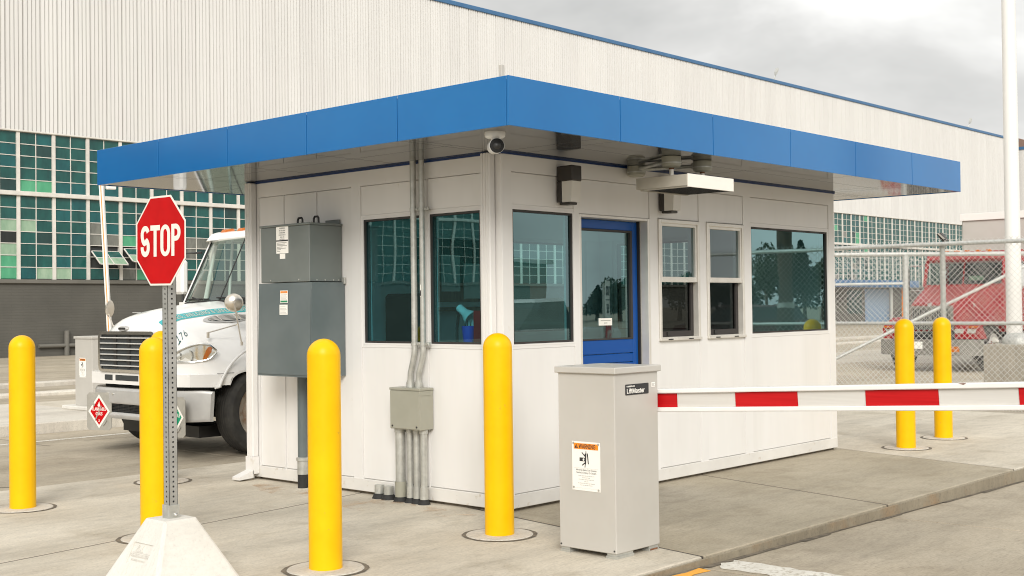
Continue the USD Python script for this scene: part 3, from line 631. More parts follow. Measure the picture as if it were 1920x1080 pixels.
for x0, x1 in ((-e, 0.), (L, L+e)):
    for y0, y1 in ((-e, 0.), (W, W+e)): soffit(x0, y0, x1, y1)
t_ = MB().box(-.010, -.010, 2.4345, L+.010, .01, 2.4475).box(-.010, .011, 2.4345, .01, W-.011, 2.4475).box(L-.01, .011, 2.4345, L+.010, W-.011, 2.4475).box(-.010, W-.01, 2.4345, L+.010, W+.010, 2.4475)
obj('top_trim', t_, 'trim_blue', bo)
obj('roof_vent', MB().box(-.85, -.80, SOF+FT-.01, -.825, -.775, SOF+FT+.075, .002), 'operator_grey', can)

# ------------------------------------------------------------------ things on and around the booth
def wall_lamp(xa, label):
    w = .108; t = thing('wall_lamp', label, 'wall lamp', (xa+w/2, 0, 2.12), 'wall lamps above the door and windows')
    obj('housing', MB().box(xa, -.052, 2.130, xa+w, -.0065, 2.2775, .003).box(xa-.001, -.150, 2.278, xa+w+.001, -.0065, 2.388, .006), 'bronze', t)
    obj('bottom_cap', MB().box(xa+.012, -.115, 2.112, xa+w-.012, -.02, 2.1295, .003), 'bronze', t)
    ln_ = obj('lens', MB().hull([(xa+.003+a*(w-.006), -.053-b*(.092-.010*c), 2.2775-.1475*c) for a in (0, 1) for b in (0, 1) for c in (0, 1)]), 'lens_plastic', t)
    r_ = MB()
    for i in range(10): r_.box(xa+.006, -.1465+.001*i, 2.268-.0145*i, xa+w-.006, -.1430+.001*i, 2.2715-.0145*i)
    obj('lens_rib', r_, 'lens_plastic', ln_)
wall_lamp(.570, 'bronze wall lamp with ribbed lens above the door-side tall window')
wall_lamp(1.810, 'bronze wall lamp half hidden behind the hanging heater tray')
# dome camera at the canopy corner
t = thing('security_camera', 'white security camera with dark lens under the canopy corner', 'camera', (-.70, -.60, 2.448))
c0 = np.array([-.70, -.60, 2.448])
obj('base', MB().lathe([(0, 0), (.062, 0), (.064, -.012), (.062, -.028), (.050, -.037), (.026, -.042), (0, -.043)][::-1], c0, 28), 'white_plastic', t, smooth=35)
vd = np.array([-.62, -.78, -.05]); vd /= np.linalg.norm(vd); cc = c0+[-.005, -.005, -.088]
obj('neck', MB().cyl(c0+[0, 0, -.04], cc+[0, 0, .03], .026, n=16), 'white_plastic', t, smooth=40)
hd = MB(); hd.tube([cc-vd*.075, cc-vd*.06, cc+vd*.02, cc+vd*.075], [.031, .042, .0455, .0455], 24); hp = obj('head', hd, 'white_plastic', t, smooth=35)
obj('lens', MB().tube([cc+vd*.066, cc+vd*.079, cc+vd*.083, cc+vd*.086], [.0435, .0435, .040, .0], 24, caps=False), 'lens_black', t, smooth=35)
obj('lens_glass', MB().tube([cc+vd*.084, cc+vd*.092, cc+vd*.094], [.024, .018, .0], 16, caps=False), 'black_metal', t, smooth=True)
# electric heater cabinet on the left wall: two grey boxes
t = thing('utility_cabinet', 'dark grey two-part electrical cabinet with warning labels on the left wall', 'electrical cabinet', (-.16, 1.98, .88))
ub = MB().box(-.318, 1.672, 1.603, -.002, 2.274, 2.030, .004); up_ = obj('upper_box', ub, 'cabinet_grey', t)
obj('lid', MB().box(-.326, 1.664, 2.0305, -.002, 2.282, 2.047, .003), 'cabinet_grey', up_)
rv = MB()
for y_ in (1.80, 2.15): rv.cyl((-.3185, y_, 1.62), (-.3215, y_, 1.62), .006, n=8)
for x_ in (-.25, -.17, -.09, -.04): rv.cyl((x_, 1.6715, 1.615), (x_, 1.6685, 1.615), .006, n=8)
obj('rivet', rv, 'galvanised', up_)
m = MB()
for y_ in (1.735, 1.93):
    m.tube([(-.20, y_-.03, 2.047), (-.20, y_-.028, 2.085), (-.20, y_-.018, 2.098), (-.20, y_+.018, 2.098), (-.20, y_+.028, 2.085), (-.20, y_+.03, 2.047)], .008, 8)
obj('lifting_lug', m, 'black_metal', t, smooth=40)
obj('mount_bracket', MB().box(-.012, 1.69, 2.048, -.003, 1.86, 2.082, .002), 'cabinet_grey', t); obj('side_bracket', MB().box(-.02, 1.628, 1.585, -.003, 1.66, 1.635, .002), 'galvanised', t)
lb = MB().hull([(-.318, 1.645, 1.598), (-.318, 2.302, 1.598), (-.002, 1.645, 1.598), (-.002, 2.302, 1.598), (-.338, 1.645, .885), (-.338, 2.302, .885), (-.002, 1.645, .885), (-.002, 2.302, .885)])
lp = obj('lower_box', lb, 'cabinet_blue_grey', t)
slope = .02/.713
fd = MB().hull([(-.320-.003, 1.652, 1.545), (-.320-.003, 2.295, 1.545), (-.338-.006, 1.652, .90), (-.338-.006, 2.295, .90), (-.318, 1.652, 1.545), (-.318, 2.295, 1.545), (-.335, 1.652, .90), (-.335, 2.295, .90)])
obj('front_cover', fd, 'cabinet_blue_grey', lp)
def sticker(parent, x, y1, y0, z0, z1, mat='paper', name='label', d=.0015):
    return obj(name, MB().box(x-d, y0, z0, x, y1, z1), mat, parent)
s1 = sticker(up_, -.3185, 2.075, 1.925, 1.825, 2.030)
tx = MB()
for i, (l_, a_) in enumerate((('WARNING', .012), ('Do not place', .011), ('combustible', .011), ('material on or', .011), ('near unit', .011), ('enclosure.', .011))):
    tx.text(l_, a_, (-.3202, 2.0, 2.012-i*.0165), -Y, Z, .85, .0004, align='c')
tx.box(-.3206, 1.926, 1.918, -.3202, 2.074, 1.928)
for i in range(7):
    w_ = [.12, .10, .125, .07, .11, .05, .04][i]; tx.box(-.3206, 2.065-w_, 1.905-i*.0105, -.3202, 2.065, 1.908-i*.0105)
obj('lettering', tx, 'ink', up_)
s2 = sticker(up_, -.3185, 2.03, 1.965, 1.783, 1.822, name='tag')
s3 = sticker(lp, -.3275, 2.02, 1.925, 1.445, 1.54); s4 = sticker(lp, -.3305, 2.025, 1.925, 1.355, 1.432)
obj('danger_band', MB().box(-.3296, 1.93, 1.520, -.3290, 2.015, 1.536), 'warning_orange', lp)
obj('earth_band', MB().box(-.3296, 1.93, 1.450, -.3290, 2.015, 1.464), 'warning_green', lp)
tx = MB().text('DANGER', .009, (-.3297, 1.965, 1.524), -Y, Z, 1, .0003, align='c')
for i in range(5): tx.box(-.3294, 1.935+.01*(i % 2), 1.472+i*.0085, -.3290, 2.01, 1.4745+i*.0085)
for i in range(6): tx.box(-.3324, 1.935+.008*(i % 3), 1.362+i*.0105, -.3320, 2.018, 1.3645+i*.0105)
obj('lettering', tx, 'ink_grey', lp)
obj('drop_conduit', MB().cyl((-.075, 2.085, .20), (-.075, 2.085, .90), .038, n=20), 'cabinet_blue_grey', t, smooth=40)
obj('conduit_collar', MB().cyl((-.075, 2.085, .105), (-.075, 2.085, .215), .044, n=20).lathe([(.044, .21), (.052, .213), (.052, .235), (.038, .24)], (-.075, 2.085, 0), 20), 'galvanised', t, smooth=40)
obj('conduit_foot', MB().cyl((-.075, 2.085, -.002), (-.075, 2.085, .105), .041, n=20), 'black_rubber', t, smooth=40)
# junction box with conduits
t = thing('junction_box', 'beige grey junction box low on the left wall fed by galvanised conduits', 'junction box', (-.07, .838, .0))
jb = obj('body', MB().box(-.137, .684, .530, -.003, .993, .808, .003), 'junction_grey', t)
obj('lid', MB().box(-.143, .679, .8085, -.003, .997, .826, .003), 'junction_grey', t)
obj('front_cover', MB().box(-.141, .688, .536, -.1372, .989, .800, .001), 'junction_grey', jb)
for y_ in (.965, .712): obj('screw', MB().cyl((-.141, y_, .552), (-.1445, y_, .552), .007, n=10), 'black_metal', jb)
obj('knockout', MB().box(-.03, .6805, .79, -.136, .6838, .775), 'junction_grey', jb)
def conduit(yt, yb, z_t=2.45):
    zs = [z_t, 1.10, 1.06, .99, .93, .88, .82]; m = MB()
    w = np.array([0, 0, .08, .5, .92, 1, 1.]); 
    m.tube([(-.048, yt+(yb-yt)*a, z_) for z_, a in zip(zs, w)], .0225 if yt > .8 else .020, 14)
    p = obj('conduit', m, 'galvanised', t, smooth=40)
    r_ = .0225 if yt > .8 else .020
    obj('fitting', MB().cyl((-.048, yb, .8262), (-.048, yb, .862), r_+.009, n=12).cyl((-.048, yb, .862), (-.048, yb, .875), r_+.004, n=14), 'galvanised', p, smooth=30)
    for z_ in (2.10, 1.137):
        st = MB().lathe([(r_+.001, -.012), (r_+.004, -.012), (r_+.004, .012), (r_+.001, .012)], (-.048, yt, z_), 16).box(-.05, yt-.058, z_-.012, -.026, yt-.02, z_+.012, .003).cyl((-.05, yt-.042, z_), (-.056, yt-.042, z_), .008, n=8)
        obj('strap', st, 'galvanised', p, smooth=35)
conduit(.822, .870); conduit(.733, .785)
tg = obj('tag', MB().box(-.0695, .728, 1.475, -.068, .738, 1.56), 'paper', t); obj('print', MB().box(-.0700, .7285, 1.48, -.0695, .7375, 1.52), 'ink', tg)
for y_, r_, low in ((.962, .036, .11), (.868, .022, .085), (.798, .022, .08), (.725, .025, .085)):
    x_ = -.07 if r_ > .03 else -.062
    p = obj('riser', MB().cyl((x_, y_, .03), (x_, y_, .531), r_, n=18), 'galvanised', t, smooth=40)
    obj('coupling', MB().cyl((x_, y_, .035), (x_, y_, .035+low), r_+.006, n=18), 'junction_grey' if r_ > .03 else 'galvanised', p, smooth=40); obj('locknut', MB().cyl((x_, y_, .50), (x_, y_, .53), r_+.007, n=12), 'galvanised', p, smooth=40)
    obj('foot', MB().lathe([(0, .04), (r_+.004, .04), (r_+.008, .025), (r_+.017, .006), (r_+.024, -.002), (0, -.003)][::-1], (x_, y_, 0), 16), 'black_rubber', p, smooth=35)
for y_, lab in ((1.205, 'capped pipe stub at the wall foot left of the other stub'), (1.105, 'capped pipe stub at the wall foot next to the risers')):
    t2 = thing('pipe_stub', lab, 'pipe stub', (-.06, y_, 0), 'capped pipe stubs at the wall foot')
    obj('cap', MB().cyl((-.06, y_, .035), (-.06, y_, .098), .036, n=18), 'galvanised', t2, smooth=40)
    obj('collar', MB().lathe([(0, .036), (.040, .036), (.05, .012), (.058, -.002)], (-.06, y_, 0), 16), 'black_rubber', t2, smooth=35)
# hanging tray heater on two stems
t = thing('hanging_heater', 'square metal tray heater with grille hung from the soffit by the door', 'heater', (1.31, -.6, 2.448))
for x_, y_ in ((1.418, -.08), (1.111, -.617), (1.514, -.609)):
    p = obj('conduit_box', MB().lathe([(.0, -.082), (.05, -.080), (.066, -.070), (.069, -.06), (.069, -.002), (0, -.001)], (x_, y_, 2.447), 24), 'junction_grey', t, smooth=40)
    obj('cover_ring', MB().lathe([(.069, -.052), (.074, -.052), (.074, -.044), (.069, -.044)], (x_, y_, 2.447), 24), 'galvanised', p, smooth=30)
    if y_ < -.3:
        q = obj('stem', MB().cyl((x_, y_, 2.30), (x_, y_, 2.368), .017, n=14), 'aluminium', t, smooth=40)
        obj('stem_thread', MB().cyl((x_, y_, 2.300), (x_, y_, 2.308), .0185, n=14).cyl((x_, y_, 2.355), (x_, y_, 2.366), .0185, n=14), 'rust', q, smooth=40)
obj('pipe', MB().cyl((1.40, -.14, 2.415), (1.515, -.55, 2.415), .014, n=12).cyl((1.39, -.13, 2.422), (1.15, -.56, 2.422), .014, n=12).lathe([(.02, -.02), (.022, 0), (.02, .02)], (1.500, -.545, 2.415), 10), 'galvanised', t, smooth=40)
x0, x1, y0, y1, z0, z1 = 1.003, 1.596, -.822, -.385, 2.208, 2.300
m = MB().box(x0, y0, z0+.012, x0+.008, y1, z1, .001).box(x1-.008, y0, z0+.012, x1, y1, z1, .001).box(x0+.0085, y1-.008, z0+.012, x1-.0085, y1, z1, .001).box(x0+.0085, y0+.009, z1-.008, x1-.0085, y1-.009, z1-.001)
tp = obj('tray', m, 'tray_metal', t)
obj('front_plate', MB().box(x0+.009, y0-.003, z0+.004, x1-.001, y0+.007, z1+.004, .001), 'tray_white', tp)
obj('bottom_rail', MB().box(x0+.01, y1-.05, z0, x1-.01, y1-.03, z0+.012).box(x0+.012, y0+.01, z0+.002, x0+.03, y1-.055, z0+.012), 'tray_metal', tp)
gr = MB()
for a in np.arange(x0+.03, x1-.01, .0165): gr.box(a, y0+.012, z0+.006, a+.003, y1-.05, z0+.026)
for a in np.arange(y0+.02, y1-.05, .0165): gr.box(x0+.03, a, z0+.0065, x1-.012, a+.003, z0+.0255)
obj('grille', gr, 'black_metal', tp, kind='stuff')
obj('element', MB().box(x0+.02, y0+.02, z0+.035, x1-.02, y1-.06, z0+.05), 'interior_dark', tp)

# ------------------------------------------------------------------ bollards
def bollard(x, y, label, h=1.235):
    t = thing('bollard', label, 'bollard', (x, y, 0), 'yellow bollards around the booth')
    a = np.linspace(0, np.pi/2, 9); pr = [(.0895, -.01), (.0895, h-.0895)]+[(.0895*math.cos(q), h-.0895+.0895*math.sin(q)) for q in a[1:]]
    obj('sleeve', MB().lathe(pr, (x, y, 0), 40), 'bollard_yellow', t, smooth=40)
    th = np.linspace(0, 2*np.pi, 56, endpoint=False)
    def ring(r0, j, z_): rr = r0+j*np.sin(th*3+x*7)*.6+RNG.normal(0, j*.35, len(th)); return np.c_[x+rr*np.cos(th), y+rr*np.sin(th), np.full(len(th), z_)]
    o_, i_ = ring(.232, .006, .003), ring(.206, .004, .003); n = len(th); k_ = np.arange(n); k2 = (k_+1) % n
    obj('sealant_ring', MB().add(np.vstack([i_, o_]), np.stack([k_, k_+n, k2+n, k2], 1)), 'sealant', t)
    d0, d1 = ring(.208, .003, .001), ring(.202, .003, .007)
    obj('footing', MB().add(np.vstack([d0, d1, [[x, y, .009]]]), np.vstack([np.stack([k_, k2, k2+n], 1), np.stack([k_, k2+n, k_+n], 1), np.stack([k_+n, k2+n, np.full(n, 2*n)], 1)])), 'patch_concrete', t)
bollard(-.594, -.50, 'yellow bollard in front of the booth corner beside the gate box')
bollard(-1.907, -.448, 'yellow bollard in front of the grey electrical cabinet')
bollard(-1.96, 2.877, 'yellow bollard standing alone at the far left edge')
bollard(-1.985, 1.10, 'yellow bollard half hidden directly behind the stop sign post')
bollard(-.575, 3.285, 'yellow bollard barely showing in front of the white truck grille')
bollard(5.143, -.464, 'yellow bollard right of the booth, the nearer of the pair there')
bollard(6.204, -.378, 'yellow bollard right of the booth, the farther of the pair there')

# ------------------------------------------------------------------ gate operators
def warning_sheet(parent, o, u, h, w, face):
    """A white warning sheet: u runs to the reader's right along the surface, o is its lower left corner."""
    u = np.asarray(u, float); n = np.cross(u, Z)
    def rect(a0, b0, a1, b1, d, mat, name, par): return obj(name, MB().poly(sbox(a0, b0, a1, b1), o, u, Z, .001, d), mat, par)
    s_ = rect(0, 0, w, h, .001, 'paper', 'warning_label', parent)
    rect(.07*w, .845*h, .93*w, .965*h, .0021, 'warning_orange', 'warning_band', s_ if parent.count('/') < 3 else parent)
    tx = MB(); q = .0032
    tx.text('WARNING', .088*h, o+u*(.245*w)+Z*(.862*h), u, Z, .74*w/.205, .0005, True, z0=q)
    tx.poly(Polygon([(.10*w, .862*h), (.22*w, .862*h), (.16*w, .952*h)]).difference(Polygon([(.152*w, .872*h), (.168*w, .872*h), (.166*w, .925*h), (.154*w, .925*h)])), o, u, Z, .0005, q)
    q = .0021
    ic = [LineString([(.50, .80), (.50, .74)]).buffer(.012), LineString([(.36, .775), (.47, .70)]).buffer(.012), Point(.48, .735).buffer(.03), LineString([(.49, .72), (.48, .56)]).buffer(.022), LineString([(.48, .58), (.37, .52)]).buffer(.013), LineString([(.48, .57), (.46, .485)]).buffer(.013), Polygon([(.53, .76), (.565, .77), (.60, .55), (.565, .55)]), sbox(.27, .60, .46, .675).difference(Point(.41, .635).buffer(.028))]
    g_ = unary_union(ic)
    from shapely import affinity
    tx.poly(affinity.scale(g_, w, h, origin=(0, 0)).simplify(.0004), o, u, Z, .0005, q)
    tx.text('Moving Gate Can Cause', .034*h, o+u*(.5*w)+Z*(.405*h), u, Z, 1.02*w/.205, .0004, align='c', z0=q)
    tx.text('Serious Injury Or Death', .034*h, o+u*(.5*w)+Z*(.350*h), u, Z, 1.02*w/.205, .0004, align='c', z0=q)
    obj('lettering', tx, 'ink', s_ if parent.count('/') < 3 else parent)
    tx = MB()
    for i, l_ in enumerate(('Operate gate only when the area is in', 'full view and clear.', 'Do not allow children to play in the', 'gate area.', 'This entrance is for vehicles only. Pedestrians', 'must use separate entrance.')):
        tx.text(l_, .019*h, o+u*(.5*w)+Z*(.295*h-i*.038*h), u, Z, (.95 if i != 4 else .80)*w/.205, .0003, align='c', z0=q)
    tx.poly(sbox(.07*w, .455*h, .93*w, .458*h), o, u, Z, .0003, q); tx.poly(sbox(.07*w, .05*h, .93*w, .052*h), o, u, Z, .0003, q)
    obj('small_print', tx, 'ink_grey', s_ if parent.count('/') < 3 else parent)
    r_ = MB()
    for a, b in ((.06, .965), (.94, .965), (.06, .06), (.94, .04)):
        c_ = o+u*a*w+Z*b*h+n*.002; r_.cyl(c_, c_+n*.004, .006, n=10)
    obj('rivet', r_, 'galvanised', s_ if parent.count('/') < 3 else parent)
def operator(x0, y0, x1, y1, z0, z1, label):
    t = thing('gate_operator', label, 'gate operator', ((x0+x1)/2, (y0+y1)/2, 0), 'barrier gate operators')
    b = obj('housing', MB().box(x0, y0, z0, x1, y1, z1-.032, .004), 'operator_grey', t)
    obj('cap', MB().box(x0-.016, y0-.016, z1-.036, x1+.016, y1+.016, z1, .004).box(x0-.004, y0-.004, z1-.038, x1+.004, y1+.004, z1-.0365), 'operator_grey', t)
    return t, b
op, ob = operator(-.743, -1.513, -.337, -1.108, .028, 1.052, 'beige grey barrier gate operator with warning label in front of the booth door')
for a, b, c, d in ((-.742, -1.512, -.58, -1.44), (-.44, -1.512, -.345, -1.46), (-.742, -1.18, -.66, -1.11), (-.42, -1.18, -.34, -1.11)):
    sh = obj('shim', MB().box(a, b, .0, c, d, .0145).box(a+.006, b+.005, .015, c-.004, d-.004, .0275), 'galvanised', op)
obj('shim_rust', MB().box(-.43, -1.5135, .004, -.36, -1.5122, .013), 'rust', op)
warning_sheet(ob, np.array([-.743, -1.208, .359]), -Y, .274, .202, '-x')
bd = obj('maker_badge', MB().poly(sbox(0, 0, .217, .060).buffer(-.006).buffer(.006), (-.645, -1.513, .894), X, Z, .002, .0005), 'ink', op)
tx = MB().text('LiftMaster', .025, (-.635, -1.513, .904), X, Z, 1.02, .0006, True, z0=.0026).text('CHAMBERLAIN', .0075, (-.635, -1.513, .9385), X, Z, 1., .0006, True, z0=.0026)
obj('lettering', tx, 'paper', bd)
st = obj('sticker', MB().poly(sbox(0, 0, .034, .027), (-.40, -1.513, .928), X, Z, .001, .0005), 'paper', op)
obj('print', MB().poly(unary_union([sbox(.004, .005+i*.0065, .030-.006*(i % 2), .0075+i*.0065) for i in range(3)]), (-.40, -1.513, .928), X, Z, .0004, .0016), 'ink_grey', st)
for y_ in (-1.12, -1.50): obj('screw', MB().cyl((-.743, y_, .045), (-.746, y_, .045), .005, n=8), 'black_metal', op)
# barrier arm, tilted slightly up across the front lane
t = thing('barrier_arm', 'white barrier arm with red reflective stripes held across the front lane', 'barrier arm', (-.30, -1.45, .843))
S_ = .0505; Lr = 3.9; du = np.array([0, -1., S_]); du /= np.linalg.norm(du); dv = np.array([0, S_, 1.]); dv /= np.linalg.norm(dv)
o = np.array([-.300, -1.35, .838])
def abar(a0, a1, v0, v1, x0_, x1_): return MB().hull([o+du*a+dv*v+X*x_ for a in (a0, a1) for v in (v0, v1) for x_ in (x0_, x1_)])
def arail(vc, h_):
    m = MB(); pr = [(-.02, -h_), (.052, -h_), (.056, -h_+.004), (.056, h_-.004), (.052, h_), (-.02, h_), (-.024, h_-.004), (-.024, -h_+.004)]
    return m.hull([o+du*a+dv*(vc+b)+X*c for a in (0, Lr) for c, b in pr])
obj('top_rail', arail(.0525, .0125), 'arm_white', t); obj('bottom_rail', arail(-.0525, .0125), 'arm_white', t)
obj('web', abar(0, Lr, -.0399, .0399, -.004, .040), 'arm_white', t)
a = .276-.384; i = 1
rs = RNG
while a < Lr:
    a0, a1 = max(a, 0)+.002, min(a+.384, Lr)-.001
    obj('red_stripe' if i % 2 else 'white_stripe', abar(a0, a1, -.0396, .0396, -.0075, -.0041), 'arm_red' if i % 2 else 'arm_tape', t); a += .384; i += 1
obj('chip', MB().hull([o+du*a_+dv*v_+X*x_ for a_, v_ in ((1.92, .066), (1.96, .0662), (1.945, .058)) for x_ in (-.0246, -.0230)]), 'rust', t)
# the same kind of box on the far island with its arm standing up
op2, ob2 = operator(2.86, 10.62, 3.34, 11.10, .055, 1.05, 'grey gate operator with small warning label left of the white truck')
obj('plinth', MB().box(2.74, 10.55, -.002, 3.42, 11.28, .0545, .012), 'cast_concrete', op2)
warning_sheet(ob2, np.array([2.86, 10.98, .46]), -Y, .28, .19, '-x')
obj('door_lock', MB().box(3.04, 10.612, .78, 3.08, 10.6195, .86), 'black_metal', op2)
t = thing('raised_barrier_arm', 'white barrier arm with orange stripe raised upright beside the far gate box', 'barrier arm', (2.45, 9.45, .9))
pa, pb = np.array([2.46, 9.42, .98]), np.array([2.36, 9.46, 3.30]); ax_ = (pb-pa)/np.linalg.norm(pb-pa); sd = np.array([.60, -.80, 0])
obj('arm', MB().hull([pa+ax_*a_+sd*b_+np.cross(ax_, sd)*c_ for a_ in (0, 2.35) for b_ in (-.028, .028) for c_ in (-.02, .02)]), 'white_paint', t)
obj('orange_stripe', MB().hull([pa+ax_*a_+sd*b_+np.cross(ax_, sd)*c_ for a_ in (.1, 2.34) for b_ in (-.008, .004) for c_ in (-.021, .0215)]), 'warning_orange', t)
obj('pivot', MB().box(2.46, 9.38, -.002, 2.54, 9.46, 1.0, .01), 'operator_grey', t)
obj('tip_light', MB().box(2.37, 9.30, 3.02, 2.50, 9.36, 3.08, .01), 'white_plastic', t)

# ------------------------------------------------------------------ stop sign on a concrete foot
px, py = -2.612, -.070
t = thing('stop_sign', 'red octagonal stop sign on perforated steel post in a pale concrete pyramid', 'stop sign', (px, py, 0))
hb, ht, hz = .262, .098, .330
cb = [(px+a*hb, py+b*hb) for a, b in ((-1, -1), (1, -1), (1, 1), (-1, 1))]; ct = [(px+a*ht, py+b*ht) for a, b in ((-1, -1), (1, -1), (1, 1), (-1, 1))]
def arr(cs, z_, r_, s_): 
    out = []
    for x_, y_ in cs:
        sx_, sy_ = np.sign(x_-px), np.sign(y_-py); out += [(x_-sx_*r_, y_, z_), (x_, y_-sy_*r_, z_), (x_-sx_*r_*.3, y_-sy_*r_*.3, z_)]
    return out
slope_n = (hb-ht)/(hz-.0)
def at_h(z_): return hb-(hb-ht)*z_/hz
m = MB().hull(arr(cb, 0., .022, 1)+arr(ct, hz-.010, .014, 1)+[(x_-np.sign(x_-px)*.010, y_-np.sign(y_-py)*.010, hz) for x_, y_ in ct])
# recess for the maker's plaque on the left face
import manifold3d as m3
v_, f_ = m.get(); mm = m3.Manifold(m3.Mesh(vert_properties=v_.astype(np.float32), tri_verts=f_.astype(np.uint32)))
nx = np.array([-1., 0, (hb-ht)/hz]); nx /= np.linalg.norm(nx); vdn = np.cross(nx, -Y); 
vu = np.array([(hb-ht)/hz, 0, 1.]); vu /= np.linalg.norm(vu)
pc = np.array([px-at_h(.172), py+.010, .172])
def plaque_pt(a, b, d): return pc-Y*a+vu*b+nx*d
cut = MB().hull([plaque_pt(a, b, d) for a in (-.088, .088) for b in (-.052, .052) for d in (-.010, .03)]); cv, cf = cut.get()
mm = mm - m3.Manifold(m3.Mesh(vert_properties=cv.astype(np.float32), tri_verts=cf.astype(np.uint32)))
mo = mm.to_mesh(); fp = obj('concrete_foot', (np.array(mo.vert_properties[:, :3], float), np.array(mo.tri_verts, int)), 'cast_concrete', t)
tx = MB().text('CONCRETE PRODUCTS INC', .014, plaque_pt(0, -.016, -.0098), -Y, vu, .74, .004, True, align='c').text('CONCRETE BARRIER WALLS', .009, plaque_pt(-.005, -.040, -.0098), -Y, vu, .75, .003, align='c')
sc_ = [LineString([(-.045, -.0), (-.034, .030), (-.030, .036)]), LineString([(-.040, .0), (-.020, .033)]), LineString([(-.030, .002), (-.026, .016), (-.022, .002), (-.016, .016), (-.013, .003), (-.006, .014), (-.004, .003)]), LineString([(0, .002), (.012, .036)]), LineString([(.003, .010), (.010, .016), (.012, .003), (.018, .006)])]
tx.poly(unary_union([q.buffer(.0016) for q in sc_]).simplify(.0003), plaque_pt(-.01, .004, -.0098), -Y, vu, .004)
for b_ in (-.020, .003): tx.poly(sbox(-.078, b_, .078, b_+.0012), plaque_pt(0, 0, -.0098), -Y, vu, .003)
obj('plaque_lettering', tx, 'cast_concrete', fp)
hw = .0254; z0, z1 = hz+.0, 1.93; wallp = []
holes = unary_union([Point(0, z_).buffer(.0056, 3) for z_ in np.arange(z0+.085, z1-.01, .0254)])
strip = sbox(-hw, z0, hw, z1).difference(holes)
m = MB().poly(strip, (px-hw+.0022, py, 0), -Y, Z, .0022).poly(strip, (px, py-hw+.0022, 0), X, Z, .0022).poly(strip, (px+hw-.0022, py, 0), Y, Z, .0022).poly(strip, (px, py+hw-.0022, 0), -X, Z, .0022)
obj('post', m, 'post_steel', t)
q = .0315; m = MB()
m.box(px-q, py-q, hz-.02, px+q, py-hw-.001, hz+.068, .001).box(px-q, py+hw+.001, hz-.02, px+q, py+q, hz+.068, .001).box(px-q, py-hw, hz-.02, px-hw-.001, py+hw, hz+.068, .001).box(px+hw+.001, py-hw, hz-.02, px+q, py+hw, hz+.068, .001)
sp = obj('sleeve', m, 'galvanised', t)
obj('bolt', MB().lathe([(0, -.012), (.009, -.009), (.010, 0)], (px+.006, py-q, hz+.018), 12, axis='y'), 'chrome', sp, smooth=True)
sc0 = np.array([px-hw-.012, py+.015, 1.757]); R8 = .231/math.cos(math.pi/8)
def octa(r): return Polygon([(r*math.cos(math.pi/8+k*math.pi/4), r*math.sin(math.pi/8+k*math.pi/4)) for k in range(8)]).buffer(-.008).buffer(.008)
su = np.array([.0, -1., -.012]); su /= np.linalg.norm(su); sv = np.array([.0, -.012, 1.]); sv /= np.linalg.norm(sv)
pn = obj('sign_panel', MB().poly(octa(R8), sc0, su, sv, .0025), 'sign_white', t)
obj('red_face', MB().poly(octa(R8-.0105), sc0, su, sv, .0006, .0026), 'sign_red', pn)
def letters():
    w = .024; H = .143; out = []
    def path(pts, close=False): return LineString(pts)
    def arc(cx, cz, rx, rz, a0, a1, n=14): return [(cx+rx*math.cos(math.radians(a)), cz+rz*math.sin(math.radians(a))) for a in np.linspace(a0, a1, n)]
    h = w/2; rx = .026
    S = arc(0, H-h-.028, rx, .028, 20, 180)+arc(0, H-h-.032, rx, .038, 190, 255, 6)+[(0.006, H/2-.004)]+arc(0, h+.032, rx, .034, 60, 0, 6)+arc(0, h+.028, rx, .028, -5, -180)+[(-rx, h+.034)]
    out.append((LineString(S).buffer(h, cap_style=2, join_style=1), -.126))
    out.append((unary_union([sbox(-.040, H-w, .040, H), sbox(-h, 0, h, H)]), -.042))
    O = Polygon(arc(0, H-.040, .040, .040, 0, 180)+arc(0, .040, .040, .040, 180, 360)).difference(Polygon(arc(0, H-.040, .040-w, .040-w+.004, 0, 180)+arc(0, .040, .040-w, .040-w+.004, 180, 360)))
    out.append((O, .042))
    Pp = unary_union([sbox(-.036, 0, -.036+w, H), Polygon([(-.036, H)]+[(.0, H)]+arc(0.0, H-.038, .038, .038, 90, -90)+[(-.036, H-.076)]).difference(Polygon([(-.036+w, H-w+.003)]+arc(0.0, H-.038, .038-w, .038-w+.002, 90, -90)+[(-.036+w, H-.076+w-.003)]))])
    out.append((Pp, .128))
    from shapely import affinity
    return affinity.scale(unary_union([affinity.translate(g_, x_, -H/2) for g_, x_ in out]), 1.13, 1.14, origin=(0, 0))
obj('lettering', MB().poly(letters(), sc0, su, sv, .0006, .0034), 'sign_white', pn)
# ------------------------------------------------------------------ white truck behind the booth
YC = 6.27; RZ = -.14
tr = thing('white_truck', 'white bonneted delivery truck with teal lettering and hazard placards behind the booth', 'truck', (2.6, YC, RZ))
def prof_top(h):
    """Bonnet height below its crown, by distance from the centre line."""
    return np.interp(np.abs(h), [0, .28, .40, .52, .64, .76, .88, .98, 1.06, 1.10], [0, .006, .026, .068, .118, .175, .255, .345, .43, .50])
def crown(x): return np.interp(x, [.87, 1.0, 1.2, 1.6, 2.1], [1.245, 1.345, 1.415, 1.475, 1.512])
def xfront(h): return .872+.44*(np.abs(h)/1.05)**4
def hood_pt(h, x):
    rise = np.interp(np.abs(h), [0, .7, 1.1], [1., .75, .25])
    z_ = 1.20+(crown(x)-1.20)*rise-prof_top(h)
    d = np.clip((x-xfront(h))/.20, 0, 1); return z_-.125*(1-np.sqrt(1-(1-d)**2))
hs = np.concatenate([np.linspace(-1.10, -.95, 6), np.linspace(-.9, .9, 25), np.linspace(.95, 1.10, 6)]); ts = np.concatenate([np.linspace(0, .18, 8)**1.3/.18**.3, np.linspace(.24, 1, 14)])
rows = []
